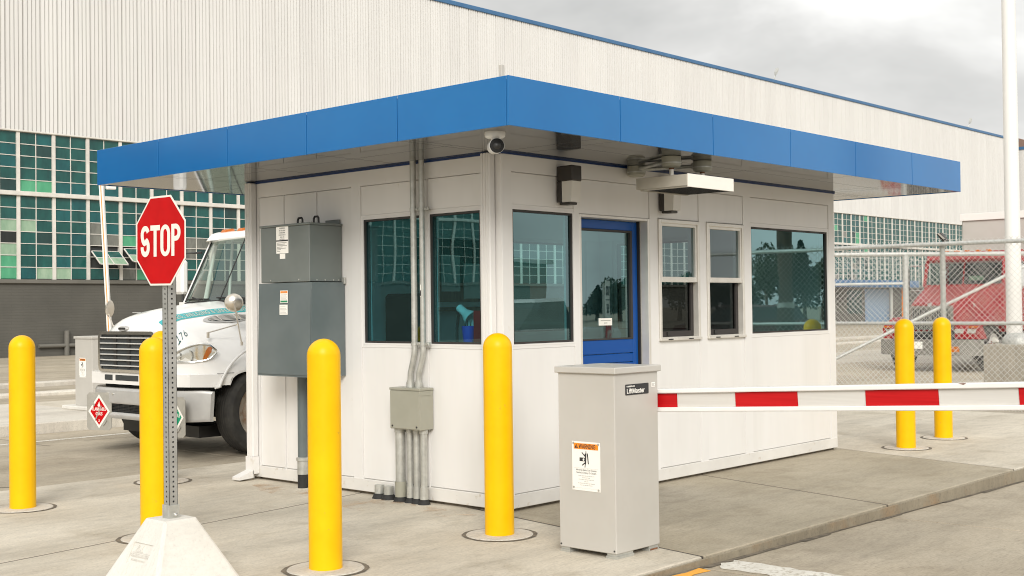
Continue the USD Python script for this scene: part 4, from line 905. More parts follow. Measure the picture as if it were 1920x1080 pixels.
for h in hs:
    xs = xfront(h)+ts*(2.12-xfront(h)); top = np.c_[xs, np.full(len(xs), YC-h), hood_pt(h, xs)]
    zf0 = top[0, 2]; fr = np.array([(xfront(h)+.015*(1-q)*0, YC-h, .62+(zf0-.62)*q) for q in np.linspace(0, 1, 7)[:-1]])
    rows.append(np.vstack([fr, top]))
A = np.array(rows); nh, nt, _ = A.shape
i, j = np.meshgrid(np.arange(nh-1), np.arange(nt-1), indexing='ij'); q = np.stack([i*nt+j, i*nt+j+1, (i+1)*nt+j+1, (i+1)*nt+j], -1).reshape(-1, 4)
hood = MB().add(A.reshape(-1, 3), q)
WX, WZ = 1.83, .32
for s, yy in ((1, YC-1.10), (-1, YC+1.10)):
    xs = np.linspace(xfront(1.1), 2.45, 34); top = np.where(xs < 2.12, hood_pt(1.1, np.minimum(xs, 2.12)), hood_pt(1.1, 2.12))
    ar = np.where(np.abs(xs-WX) < .62, WZ+.70*np.sqrt(np.clip(1-((xs-WX)/.62)**2, 0, 1)), .60); ar = np.minimum(np.maximum(ar, .60), top-.02)
    v = np.vstack([np.c_[xs, np.full(34, yy), top], np.c_[xs, np.full(34, yy), ar], np.c_[xs, np.full(34, yy+s*.05), ar-.0]])
    k = np.arange(33); f = np.vstack([np.stack([k, k+34, k+35, k+1], 1), np.stack([k+34, k+68, k+69, k+35], 1)]); f = f if s == 1 else f[:, ::-1]
    hood.add(v, f)
hp = obj('bonnet', hood, 'truck_white', tr, smooth=35)
lip = MB()
xs = np.linspace(WX-.615, WX+.60, 26); lip.tube([(x_, YC-1.103, max(.60, WZ+.70*math.sqrt(max(0, 1-((x_-WX)/.62)**2)))) for x_ in xs], .014, 8); obj('wheel_arch_lip', lip, 'truck_white', hp, smooth=40)
obj('skirt_seam', MB().box(1.24, YC-1.1025, .742, 1.45, YC-1.0995, .747), 'joint_dark', hp)
# grille
gx = .866
gr_o = sbox(-.57, .745, .57, 1.185).buffer(-.07).buffer(.07); gr_i = sbox(-.535, .775, .535, 1.150).buffer(-.055).buffer(.055)
gp = obj('grille_frame', MB().poly(gr_o.difference(gr_i), (gx+.012, YC, 0), -Y, Z, .035), 'chrome', tr)
obj('grille_void', MB().poly(gr_i, (gx+.01, YC, 0), -Y, Z, .004), 'interior_dark', gp)
for z_ in np.linspace(.815, 1.115, 6): obj('grille_bar', MB().box(gx-.022, YC-.528, z_-.0065, gx-.004, YC+.528, z_+.0065, .002), 'grille_chrome', gp)
m = MB()
for y_ in (-.28, -.02, .25): m.box(gx-.003, YC+y_-.03, .79, gx+.004, YC+y_+.03, 1.14)
obj('grille_strut', m, 'black_metal', gp)
bv, bf = MB().lathe([(0, -.016), (.75, -.014), (1, 0), (1, .03)], (0, 0, 0), 24, axis='x').get(); bd = obj('bonnet_badge', (bv*[1, .095, .028]+[.885, YC+.12, 1.212], bf), 'bumper_grey', tr, smooth=40)
obj('badge_face', MB().box(.8675, YC+.05, 1.201, .8700, YC+.19, 1.223, .004), 'black_metal', bd)
# lower valance under the grille
va = MB().hull([(.862, YC-.74, .615), (.862, YC+.74, .615), (.862, YC-.74, .74), (.862, YC+.74, .74), (1.30, YC-1.09, .60), (1.30, YC+1.09, .60), (1.30, YC-1.09, .735), (1.30, YC+1.09, .735), (1.0, YC-.97, .612), (1.0, YC+.97, .612), (1.0, YC-.97, .738), (1.0, YC+.97, .738)])
vp = obj('valance', va, 'truck_white', tr)
for y0_, y1_ in ((.30, .46), (-.22, .24), (-.46, -.28)): obj('valance_opening', MB().box(.858, YC+y0_, .655, .866, YC+y1_, .715, .003), 'interior_dark', vp)
# headlights
for s in (1, -1):
    hh = np.linspace(.66, 1.035, 12); pts = []
    ztop = np.interp(hh, [.66, .74, .84, .93, .99, 1.02, 1.035], [.885, .955, 1.015, 1.05, 1.045, 1.02, .985]); zbot = np.interp(hh, [.66, .9, .98, 1.02, 1.035], [.865, .865, .88, .915, .955])
    v = []; 
    for a, zt, zb_ in zip(hh, ztop, zbot): v += [(xfront(a)-.012, YC-s*a, zt), (xfront(a)-.018, YC-s*a, (zt+zb_)/2), (xfront(a)-.012, YC-s*a, zb_)]
    f = []; 
    for k in range(11):
        for e_ in (0, 1): f.append([3*k+e_, 3*k+e_+1, 3*k+4+e_, 3*k+3+e_] if s == 1 else [3*k+3+e_, 3*k+4+e_, 3*k+e_+1, 3*k+e_])
    v = np.array(v); vb = v.copy(); vb[:, 0] += .016
    hl = obj('headlight', MB().add(vb, f), 'headlight_bowl', tr, smooth=True)
    obj('headlight_glass', MB().add(v, f), 'lamp_glass', hl, smooth=True)
    rim = np.vstack([v[0::3], v[::-1][0::3]]); rim = np.vstack([rim, rim[:1]]); obj('headlight_rim', MB().tube(rim, .011, 8), 'chrome', hl, smooth=40)
    for a, r_ in ((.77, .040), (.865, .055)): obj('reflector', MB().lathe([(0, .014), (r_*.7, .008), (r_, -.006)], (xfront(a)-.002, YC-s*a, .93), 16, axis='x'), 'chrome', hl, smooth=True)
    am = [(xfront(a)-.008, YC-s*a, z_) for a, z_ in ((.955, .895), (.975, .895), (1.005, .965), (1.01, 1.015), (.99, 1.02), (.975, .98))]; am += [(x_+.006, y_, z_) for x_, y_, z_ in am]
    obj('turn_signal', MB().hull(am), 'amber', hl)
# bumper with swept ends, placards
bp_ = []
def xb(h): return .848+.34*(max(0, abs(h)-.55)/.55)**1.7
hh = np.linspace(-.66, .66, 21)
def bump(z0_, z1_, d):
    v = np.vstack([[(xb(h)+.012, YC-h, z0_) for h in hh], [(xb(h), YC-h, z0_+.02) for h in hh], [(xb(h), YC-h, z1_-.025) for h in hh], [(xb(h)+.02, YC-h, z1_) for h in hh], [(xb(h)+d, YC-h, z1_) for h in hh], [(xb(h)+d, YC-h, z0_) for h in hh]])
    n = len(hh); k = np.arange(n-1); f = np.vstack([np.stack([r*n+k, r*n+k+1, ((r+1) % 6)*n+k+1, ((r+1) % 6)*n+k], 1) for r in range(6)])
    m = MB().add(v, f[:, ::-1])
    for e_ in (0, n-1): m.hull([v[r*n+e_]+[0, (.002 if e_ else -.002)*d_, 0] for r in range(6) for d_ in (-1, 1)])
    return m
bu = obj('bumper', bump(.405, .572, .10), 'bumper_grey', tr, smooth=35)
obj('bumper_lower', bump(.245, .31, .09), 'bumper_grey', bu, smooth=35)
for s in (1, -1):
    ends = MB(); hh2 = np.linspace(.655, 1.09, 12); v = []
    for h in hh2:
        q = max(0, (h-.98)/.11); zl, zt = .245+.02*(h-.65), .572-.012*q*q; b_ = .10*(1-.6*q)
        v += [(xb(h)+.018-.02*q, YC-s*h, zl), (xb(h)-.004-.02*q, YC-s*h, zl+.03), (xb(h)-.004, YC-s*h, zt-.03), (xb(h)+.018, YC-s*h, zt), (xb(h)+b_, YC-s*h, zt), (xb(h)+b_-.02*q, YC-s*h, zl)]
    k = np.arange(11); f = np.vstack([np.stack([6*k+r, 6*k+6+r, 6*k+6+(r+1) % 6, 6*k+(r+1) % 6], 1) for r in range(6)])
    ends.add(v, f if s == 1 else f[:, ::-1]); n6 = len(v)-6
    ends.add(v[-6:], [[0, 1, 2, 3], [0, 3, 4, 5]]); ends.add(v[:6], [[3, 2, 1, 0], [5, 4, 3, 0]])
    obj('bumper_end', ends, 'bumper_grey', bu, smooth=35)
obj('bumper_void', MB().box(.89, YC-.62, .305, .92, YC+.62, .41), 'interior_dark', bu)
m = MB()
for z_ in np.arange(.325, .40, .016): m.box(.872, YC-.58, z_, .884, YC+.58, z_+.005)
for y_ in np.arange(-.56, .57, .11): m.box(.875, YC+y_, .315, .881, YC+y_+.006, .40)
obj('bumper_mesh', m, 'black_metal', bu)
for y_ in (.27, .38): obj('bumper_bolt', MB().cyl((.847, YC+y_, .51), (.838, YC+y_, .51), .012, n=10), 'chrome', bu, smooth=40)
def placard(yc, col, words, tilt, label):
    c_ = np.array([.80 if yc > YC else .87, yc, .315]); u = np.array([-math.sin(tilt), -math.cos(tilt), 0.]); n = np.cross(u, Z)
    p = obj('placard_holder', MB().poly(sbox(-.155, -.205, .155, .205).buffer(-.03).buffer(.03, quad_segs=1), c_, u, Z, .006), 'placard_plate', tr, label=label)
    d = Polygon([(-.135, 0), (0, .185), (.135, 0), (0, -.185)]); di = Polygon([(-.108, 0), (0, .148), (.108, 0), (0, -.148)])
    obj('placard_border', MB().poly(d, c_, u, Z, .0015, .008), 'sign_white', p); obj('placard_face', MB().poly(di, c_, u, Z, .001, .0097), col, p)
    tx = MB()
    if col == 'sign_red': obj('flame', MB().poly(unary_union([Point(0, .065).buffer(.016), Polygon([(-.012, .07), (.012, .07), (.004, .108)])]), c_, u, Z, .0008, .0108), 'sign_white', p)
    for l_, z_, h_ in words: tx.text(l_, h_, c_+Z*z_, u, Z, .62 if len(l_) > 4 else .9, .0008, True, align='c', z0=.0108)
    obj('placard_lettering', tx, 'sign_white', p)
    for ln_, w_ in (([(.03, .055), (-.045, -.095)], .006), ([(-.085, .10), (-.06, .07)], .012), ([(.085, -.10), (.05, -.145)], .012)):
        obj('placard_clip', MB().poly(LineString(ln_).buffer(w_, quad_segs=2), c_, u, Z, .004, .012), 'placard_plate', p)
    return p
placard(YC+.47, 'sign_red', [('FLAMMABLE', .008, .034), ('GAS', -.042, .034), ('2', -.115, .026)], -.45, 'plate with red hazard placard on the far bumper end')
placard(YC-.89, 'placard_green', [('FLAMMABLE', .002, .034), ('NON-', .045, .03), ('GAS', -.045, .03), ('2', -.115, .026)], -.20, 'plate with green hazard placard near the stop sign post')
# wheels
def wheel(x, y, s, parent, r=.462, w=.27, name='wheel', rim_mat='bumper_grey'):
    pr = [(.30*r/.46, -w/2+.03), (.33*r/.46, -w/2+.01), (.40*r/.46, -w/2), (.445*r/.46, -w/2+.02), (r, -w/2+.05), (r, w/2-.05), (.445*r/.46, w/2-.02), (.40*r/.46, w/2), (.33*r/.46, w/2-.01), (.30*r/.46, w/2-.03)]
    m = MB().lathe(pr, (x, y, RZ+r), 48, axis='y'); p = obj(name, m, 'tyre', parent, smooth=30)
    gv = MB()
    for o_ in (-.06, -.02, .02, .06): gv.lathe([(r-.004, o_-.005), (r+.0015, o_-.005), (r+.0015, o_+.005), (r-.004, o_+.005)], (x, y, RZ+r), 48, axis='y')
    obj('tread_groove', gv, 'black_rubber', p, smooth=30)
    ys = y-s*(w/2-.05)
    obj('rim', MB().lathe([(.30*r/.46, -s*(w/2-.03)), (.285*r/.46, -s*(w/2-.06)), (.20*r/.46, -s*(w/2-.10)), (.10*r/.46, -s*(w/2-.085)), (.09*r/.46, -s*(w/2-.03)), (0, -s*(w/2-.025))], (x, y, RZ+r), 32, axis='y'), rim_mat, p, smooth=30)
    nuts = MB()
    for k in range(8):
        a = k*math.pi/4; nuts.cyl((x+.14*math.cos(a), ys+s*.045, RZ+r+.14*math.sin(a)), (x+.14*math.cos(a), ys-s*.01, RZ+r+.14*math.sin(a)), .017, n=6)
    obj('wheel_nut', nuts, 'rust', p); return p
varied('rim_rusty', (.30, .25, .19), (.45, .40, .33), 12., .5, spots=(7., .5, .65, (.24, .12, .06)))
wheel(1.83, YC-.965, 1, tr, rim_mat='rim_rusty'); wheel(1.83, YC+.965, -1, tr); wheel(6.6, YC-.95, 1, tr); wheel(6.6, YC+.95, -1, tr)
obj('axle_beam', MB().cyl((1.83, YC-.9, .28), (1.83, YC+.9, .28), .07, n=12).box(1.1, YC-.45, .30, 9.2, YC-.36, .55).box(1.1, YC+.36, .30, 9.2, YC+.45, .55).box(1.25, YC-.75, .06, 1.75, YC+.75, .18).box(1.5, YC-1.0, .42, 1.62, YC-.5, .55), 'black_metal', tr)
obj('wheel_well', MB().box(1.05, YC-.78, .45, 2.4, YC+.78, .85).box(2.46, YC-1.05, .35, 2.5, YC+1.05, 1.0), 'interior_dark', tr)
# cab
cx0, cx1 = 2.12, 3.75
cab = MB().hull([(2.13, YC-.98, 1.50), (2.13, YC+.98, 1.50), (2.13, YC-1.0, .62), (2.13, YC+1.0, .62), (cx1, YC-1.02, .62), (cx1, YC+1.02, .62), (cx1, YC-1.02, 1.50), (cx1, YC+1.02, 1.50)])
cabp = obj('cab', cab, 'truck_white', tr)
rf = MB().hull([(x_, YC+s*y_, z_) for s in (-1, 1) for x_, y_, z_ in ((2.40, .80, 2.235), (2.44, .88, 2.225), (2.46, .78, 2.315), (2.60, .84, 2.35), (2.9, .86, 2.37), (cx1, .86, 2.36), (cx1, .94, 2.25), (2.7, .95, 2.25), (2.50, .93, 2.235))])
obj('roof', rf, 'truck_white', cabp, smooth=40)
def wsx(h, t): return 2.03+.14*(abs(h)/.9)**3+t*(.365-.03*abs(h))
def ws_pt(h, t): return (wsx(h, t), YC-h*(1-.075*t), 1.505-.02*abs(h)+t*.735)
hs2, ts2 = np.linspace(-.93, .93, 17), np.linspace(0, 1, 9); v = np.array([ws_pt(h, t_) for h in hs2 for t_ in ts2]); n9 = 9
i, j = np.meshgrid(np.arange(16), np.arange(8), indexing='ij'); q = np.stack([i*n9+j, i*n9+j+1, (i+1)*n9+j+1, (i+1)*n9+j], -1).reshape(-1, 4)
obj('windscreen', MB().add(v, q), 'windscreen', cabp, smooth=True)
pl = MB()
for s in (-1, 1): pl.tube([ws_pt(s*.945, t_) for t_ in np.linspace(-.02, 1.02, 8)], .030, 10)
pl.tube([ws_pt(h, 1.015) for h in hs2], .022, 8); obj('pillar', pl, 'truck_white', cabp, smooth=40)
sl = MB(); sl.tube([ws_pt(h, -.015) for h in hs2], .022, 8); sl.tube([ws_pt(0, t_) for t_ in np.linspace(0, 1, 6)], .007, 6)
for s in (-1, 1): sl.tube([np.array(ws_pt(s*.905, t_))-[.012, 0, 0] for t_ in np.linspace(-.01, 1.0, 8)], .009, 6)
obj('windscreen_seal', sl, 'black_rubber', cabp, smooth=40)
wp_ = MB()
for h0, h1 in ((.62, -.05), (-.30, -.85)):
    a_ = np.array(ws_pt(h0, -.03))-[.03, 0, 0]; b_ = np.array(ws_pt(h1, .05))-[.02, 0, 0]; mid_ = (a_+b_)/2+[-.02, 0, .05]
    wp_.tube([np.array(ws_pt(h0, -.05))-[.01, 0, .0], a_+[0, 0, .02], mid_], .010, 6); wp_.tube([np.array(ws_pt(h0+.08, .035))-[.016, 0, 0], np.array(ws_pt((h0+h1)/2, .055))-[.018, 0, 0], b_], .009, 6)
obj('wiper', wp_, 'black_rubber', cabp, smooth=40)
for s in (-1, 1):
    dr = MB().box(2.62, YC+s*.985, .75, 3.55, YC+s*1.024, 1.50, .006); dp_ = obj('door', dr, 'truck_white', cabp)
    fr = MB().tube([(2.50, YC+s*.985, 1.50), (2.62, YC+s*.93, 2.24), (3.55, YC+s*.92, 2.25), (3.58, YC+s*.99, 1.50)], .028, 8).tube([(2.84, YC+s*.985, 1.50), (2.86, YC+s*.925, 2.24)], .018, 8); obj('window_frame', fr, 'truck_white', dp_, smooth=40)
    obj('side_glass', MB().add([(2.50, YC+s*.98, 1.50), (3.58, YC+s*.985, 1.50), (3.55, YC+s*.92, 2.24), (2.62, YC+s*.925, 2.24)], [[0, 1, 2, 3]]), 'windscreen', dp_)
obj('back_panel', MB().box(cx1-.04, YC-.98, 1.50, cx1, YC+.98, 2.26), 'interior_dark', cabp)
obj('dashboard', MB().hull([(2.2, YC-.85, 1.46), (2.2, YC+.85, 1.46), (2.55, YC-.85, 1.58), (2.55, YC+.85, 1.58), (2.6, YC-.85, 1.40), (2.6, YC+.85, 1.40)]), 'interior_dark', cabp)
for y_ in (-.45, .5): obj('seat', MB().box(3.1, YC+y_-.25, 1.35, 3.25, YC+y_+.25, 2.0, .06), 'seat_grey', cabp)
th = np.linspace(0, 2*np.pi, 20); obj('steering_wheel', MB().tube([(2.72+.10*math.sin(a), YC-.45+.21*math.cos(a), 1.62+.18*math.sin(a)) for a in th], .015, 6), 'black_rubber', cabp, smooth=True)
for h in (.66, .33, 0, -.33, -.66):
    obj('marker_light', MB().hull([(2.53+a, YC-h+b, 2.325+c) for a, b, c in ((0, -.05, 0), (0, .05, 0), (.16, -.05, .02), (.16, .05, .02), (.03, -.04, .045), (.03, .04, .045), (.13, -.04, .058), (.13, .04, .058))]), 'amber', cabp)
for s, nm in ((1, 'west'), (-1, 'west')):
    m = MB().box(2.30, YC+s*1.18, 1.60, 2.40, YC+s*1.38, 2.02, .03); mp_ = obj('side_mirror', m, 'truck_white', tr, smooth=30)
    obj('mirror_arm', MB().tube([(2.45, YC+s*.98, 2.10), (2.36, YC+s*1.26, 2.10), (2.36, YC+s*1.26, 1.50), (2.5, YC+s*1.0, 1.50)], .014, 8), 'black_metal', mp_, smooth=40)
# round mirrors on the bonnet
def hood_mirror(cy, cx_, cz, s, foot):
    c_ = np.array([cx_, cy, cz]); ax2 = np.array([-.55, -.83*s, .05]); ax2 /= np.linalg.norm(ax2)
    m = MB(); e_ = [(0, .035), (.04, .032), (.075, .020), (.095, .004), (.098, -.006), (.09, -.012), (0, -.012)]
    v, f = MB().lathe(e_, (0, 0, 0), 28).get()
    a_ = np.cross([0, 0, 1.], ax2); a_ /= np.linalg.norm(a_); b_ = np.cross(ax2, a_); v = c_+v[:, :1]*a_+v[:, 1:2]*b_+v[:, 2:]*ax2
    p = obj('bonnet_mirror', (v, f), 'mirror_metal', tr, smooth=40)
    hub = c_+ax2*.040
    m = MB().tube([hub, foot], .008, 8).cyl(hub-ax2*.01, hub+ax2*.012, .014, n=10).cyl(np.array(foot)-[0, 0, .02], np.array(foot)+[0, 0, .02], .014, n=8)
    for a in (0.6, 2.7, 4.4): m.tube([c_+ax2*.036, c_+(a_*math.cos(a)+b_*math.sin(a))*.085+ax2*.014], .004, 5)
    obj('mirror_stem', m, 'mirror_metal', p, smooth=40); return p
mp_ = hood_mirror(YC-.97, 1.545, 1.475, 1, (1.565, YC-1.075, 1.045))
obj('mirror_brace', MB().tube([(1.545, YC-.97, 1.41), (1.75, YC-.80, 1.30)], .007, 8).tube([(1.57, YC-1.02, 1.25), (1.27, YC-.90, 1.165)], .007, 8).cyl((1.27, YC-.90, 1.11), (1.27, YC-.90, 1.17), .016, n=8), 'mirror_metal', mp_, smooth=40)
hood_mirror(YC+1.12, 1.30, 1.43, -1, (1.25, YC+.95, 1.22))
# bonnet decals follow the bonnet's surface
def on_hood(P, lift): 
    P = np.asarray(P); return np.c_[P[:, 0], YC-P[:, 1], hood_pt(P[:, 1], P[:, 0])+lift]
def drape(g_, lift):
    """Flat shape given as (x, h) laid onto the bonnet."""
    m = MB()
    for q_ in getattr(g_, 'geoms', [g_]):
        if q_.area < 1e-7: continue
        v2, f2 = trimesh.creation.triangulate_polygon(q_, engine='earcut'); tm_ = trimesh.Trimesh(np.c_[v2, np.zeros(len(v2))], f2, process=False)
        vv, ff = trimesh.remesh.subdivide_to_size(tm_.vertices, tm_.faces, .05); m.add(on_hood(vv[:, :2], lift), ff)
    return m
xs = np.linspace(.99, 2.08, 24); BH = .47
band = Polygon([(x_, BH+.060) for x_ in xs]+[(x_, BH-.060) for x_ in xs[::-1]])
bn = drape(band, .004); v_, f_ = bn.get(); obj('teal_band', (v_, f_), 'teal', hp, smooth=True)
tm_ = meshkit.text_mesh('GASES, WELDING & SAFETY SUPPLY', .072, .001, True); P = tm_.vertices[:, :2]*[.64, 1.0]; P[:, 0] += 1.03; keep = P[tm_.faces][:, :, 0].max(1) < 2.07
PH = np.c_[P[:, 0], BH-(P[:, 1]-.036)]
V = on_hood(PH, .007); obj('band_lettering', (V, tm_.faces[keep]), 'sign_white', hp)
tm_ = meshkit.text_mesh('7176', .066, .001); P = tm_.vertices[:, :2]; PH = np.c_[.955+P[:, 0]*.72, .765-P[:, 1]*1.0]; V = on_hood(PH, .006); obj('fleet_number', (V, tm_.faces), 'dark_teal', hp)
vo = Point(0, 0).buffer(1, 10); from shapely import affinity as AF
ve = AF.rotate(AF.scale(vo, .30, .080), 1); vpos = (1.70, .625)
vt = AF.translate(ve, *vpos); obj('vent_rim', drape(vt, .007), 'bumper_grey', hp, smooth=True)
vi = AF.translate(AF.rotate(AF.scale(vo, .255, .060), 1), vpos[0]+.015, vpos[1]); vv_ = obj('vent_void', drape(vi, .010), 'interior_dark', hp, smooth=True)
sl_ = unary_union([vi.intersection(sbox(1.2, vpos[1]+k_-.005, 2.1, vpos[1]+k_+.005)) for k_ in (-.044, -.022, 0, .022, .044)]+[vi.intersection(sbox(x_-.005, .5, x_+.005, .95)) for x_ in (1.60, 1.80)])
obj('vent_slat', drape(sl_, .014), 'aluminium', hp)
obj('bonnet_latch', MB().box(1.18, YC+.33, float(hood_pt(-.33, 1.2))+.003, 1.23, YC+.43, float(hood_pt(-.33, 1.2))+.012, .003), 'bumper_grey', hp)
# load bed behind the cab
bed = obj('load_bed', MB().box(3.95, YC-1.15, .82, 9.3, YC+1.15, .96, .01), 'bumper_grey', tr)
obj('headboard', MB().box(3.95, YC-1.12, .962, 4.02, YC+1.12, 2.2, .01), 'bumper_grey', bed)

# ------------------------------------------------------------------ red truck and trailer behind the fence
RY, RX = 5.95, 20.05
rt = thing('red_truck', 'red bonneted lorry with chrome bumper behind the chain-link fence', 'truck', (RX+2, RY, RZ))
def rp_(pts): return [(RX+a, RY-b, RZ+c) for a, b, c in pts]
def sym(pts): return rp_([(a, s*b, c) for a, b, c in pts for s in (-1, 1)])
obj('bonnet', MB().hull(sym([(.28, .50, 1.0), (.28, .50, 1.40), (.36, .42, 1.50), (1.0, .62, 1.66), (1.9, .80, 1.88), (2.05, .86, 1.80), (2.05, .86, .95), (.45, .62, .95)])), 'truck_red', rt, smooth=35)
for s in (-1, 1):
    m = MB(); pts = [(a, b, c) for a, c in ((.22, .72), (.22, .95), (.35, 1.05), (.75, 1.18), (1.25, 1.20), (1.62, 1.08), (1.8, .85)) for b in (s*.56, s*1.10)]
    m.hull(rp_([p for p in pts if p[0] < .5]+[(.5, s*.56, .72), (.5, s*1.16, .72)])); m.hull(rp_([(a, b, c) for a, c in ((.35, 1.05), (.75, 1.18), (1.25, 1.20), (1.62, 1.08), (1.66, 1.05), (.37, 1.0)) for b in (s*.56, s*1.10)]))
    m.hull(rp_([(a, b, c) for a, c in ((1.60, 1.08), (1.66, 1.06), (1.84, .84), (1.76, .84)) for b in (s*.56, s*1.10)])); obj('fender', m, 'truck_red', rt)
    hl = obj('headlight', MB().box(RX+.205, RY-s*.66-.10, RZ+.84, RX+.225, RY-s*.66+.10, RZ+.94, .01).box(RX+.205, RY-s*.93-.10, RZ+.84, RX+.225, RY-s*.93+.10, RZ+.94, .01), 'chrome', rt)
    obj('turn_signal', MB().box(RX+.19, RY-s*.98-.09, RZ+.955, RX+.235, RY-s*.98+.09, RZ+1.0, .01), 'amber', rt)
    obj('fog_light', MB().box(RX+.055, RY-s*.62-.10, RZ+.44, RX+.065, RY-s*.62+.10, RZ+.56, .004), 'amber', rt)
gf = obj('grille_frame', MB().box(RX+.235, RY-.52, RZ+.92, RX+.275, RY-.44, RZ+1.45, .006).box(RX+.235, RY+.44, RZ+.92, RX+.275, RY+.52, RZ+1.45, .006).box(RX+.235, RY-.439, RZ+1.38, RX+.275, RY+.439, RZ+1.45, .006).box(RX+.24, RY-.03, RZ+.92, RX+.275, RY+.03, RZ+1.379), 'truck_bumper', rt)
m = MB()
for y_ in np.arange(-.42, .42, .055): m.box(RX+.25, RY+y_, RZ+.92, RX+.27, RY+y_+.02, RZ+1.379)
obj('grille_bar', m, 'truck_bumper', gf); obj('grille_void', MB().box(RX+.272, RY-.438, RZ+.92, RX+.279, RY+.438, RZ+1.379), 'interior_dark', gf)
obj('grille_badge', MB().box(RX+.225, RY-.05, RZ+1.43, RX+.234, RY+.05, RZ+1.51, .01), 'chrome', gf)
b2 = obj('bumper', MB().hull(sym([(.06, .75, .36), (.06, .75, .70), (.26, 1.17, .36), (.26, 1.17, .70), (.30, 1.17, .36), (.30, 1.17, .70)])), 'truck_bumper', rt)
pt = obj('number_plate', MB().box(RX+.045, RY+.10, RZ+.50, RX+.058, RY+.42, RZ+.66, .003), 'paper', b2); 
obj('side_badge', MB().box(RX+.98, RY-.68, RZ+1.40, RX+1.10, RY-.655, RZ+1.50, .004), 'chrome', rt); obj('name_badge', MB().box(RX+1.22, RY-.72, RZ+1.40, RX+1.50, RY-.69, RZ+1.47, .004), 'chrome', rt)
cabr = MB().hull(sym([(2.05, .93, .85), (2.05, .93, 1.93), (3.5, 1.0, .85), (3.5, 1.0, 1.93), (1.98, .80, 1.90)]))
cr_ = obj('cab', cabr, 'truck_red', rt)
obj('roof', MB().hull(sym([(2.16, .84, 2.46), (2.10, .88, 2.52), (2.25, .92, 2.62), (2.7, .90, 2.70), (3.5, .94, 2.70), (3.5, 1.0, 2.45), (2.4, .98, 2.45)])), 'truck_red', cr_, smooth=35)
obj('windscreen', MB().add(rp_([(2.06, -.90, 1.93), (2.06, .90, 1.93), (2.20, .86, 2.47), (2.20, -.86, 2.47)]), [[0, 1, 2, 3]]), 'dark_windscreen', cr_)
m = MB()
for s in (-1, 1): m.tube(rp_([(2.08, s*.93, 1.9), (2.22, s*.90, 2.5)]), .045, 8).tube(rp_([(3.4, s*.97, 1.9), (3.4, s*.95, 2.5)]), .06, 8)
m.tube(rp_([(2.07, 0, 1.93), (2.21, 0, 2.47)]), .02, 6); obj('pillar', m, 'truck_red', cr_, smooth=40)
obj('back_panel', MB().box(RX+3.42, RY-.95, RZ+1.9, RX+3.5, RY+.95, RZ+2.5), 'interior_dark', cr_)
obj('notice', MB().box(RX+2.13, RY-.46, RZ+2.02, RX+2.14, RY-.12, RZ+2.12), 'pane_pale', cr_)
for s in (-1, 1):
    obj('side_glass', MB().add(rp_([(2.45, s*.97, 1.93), (3.35, s*.985, 1.93), (3.35, s*.96, 2.44), (2.55, s*.95, 2.44)]), [[0, 1, 2, 3]]), 'dark_windscreen', cr_)
    mp_ = obj('side_mirror', MB().box(RX+2.0, RY-s*1.36-.09, RZ+1.85, RX+2.05, RY-s*1.36+.09, RZ+2.35, .02), 'chrome' if s == 1 else 'bronze', rt); obj('mirror_arm', MB().tube(rp_([(2.2, s*.95, 2.4), (2.03, s*1.36, 2.38), (2.03, s*1.36, 1.80), (2.2, s*.95, 1.8)]), .018, 6), 'chrome', mp_, smooth=40)
for y_ in (-.5, -.25, 0, .25, .5): obj('marker_light', MB().box(RX+2.3, RY+y_-.05, RZ+2.64, RX+2.42, RY+y_+.05, RZ+2.73, .015), 'amber', cr_)
obj('sleeper', MB().box(RX+3.55, RY-1.05, RZ+.85, RX+4.9, RY+1.05, RZ+2.75, .05), 'truck_red', rt)
obj('fuel_tank', MB().cyl((RX+3.0, RY-.92, RZ+.62), (RX+4.6, RY-.92, RZ+.62), .30, n=20), 'chrome', rt, smooth=40)
wheel(RX+1.05, RY-.98, 1, rt, .50); wheel(RX+1.05, RY+.98, -1, rt, .50); wheel(RX+5.6, RY-.9, 1, rt, .50, .5); wheel(RX+5.6, RY+.9, -1, rt, .50, .5)
obj('chassis', MB().box(RX+.3, RY-.5, RZ+.5, RX+6.5, RY+.5, RZ+.85), 'black_metal', rt)
tl = thing('semi_trailer', 'tall pale grey trailer box behind the red lorry', 'trailer', (RX+12, RY, RZ))
bx = obj('box_body', MB().box(RX+5.2, RY-1.3, RZ+1.2, RX+17.5, RY+1.3, RZ+3.75, .04), 'operator_grey', tl)
obj('top_rail', MB().box(RX+5.15, RY-1.32, RZ+3.60, RX+17.55, RY-1.302, RZ+3.78, .005).box(RX+5.15, RY-1.30, RZ+3.60, RX+5.197, RY+1.32, RZ+3.78, .005), 'white_paint', bx)
wheel(RX+15, RY-.9, 1, tl, .5, .5); wheel(RX+15, RY+.9, -1, tl, .5, .5)

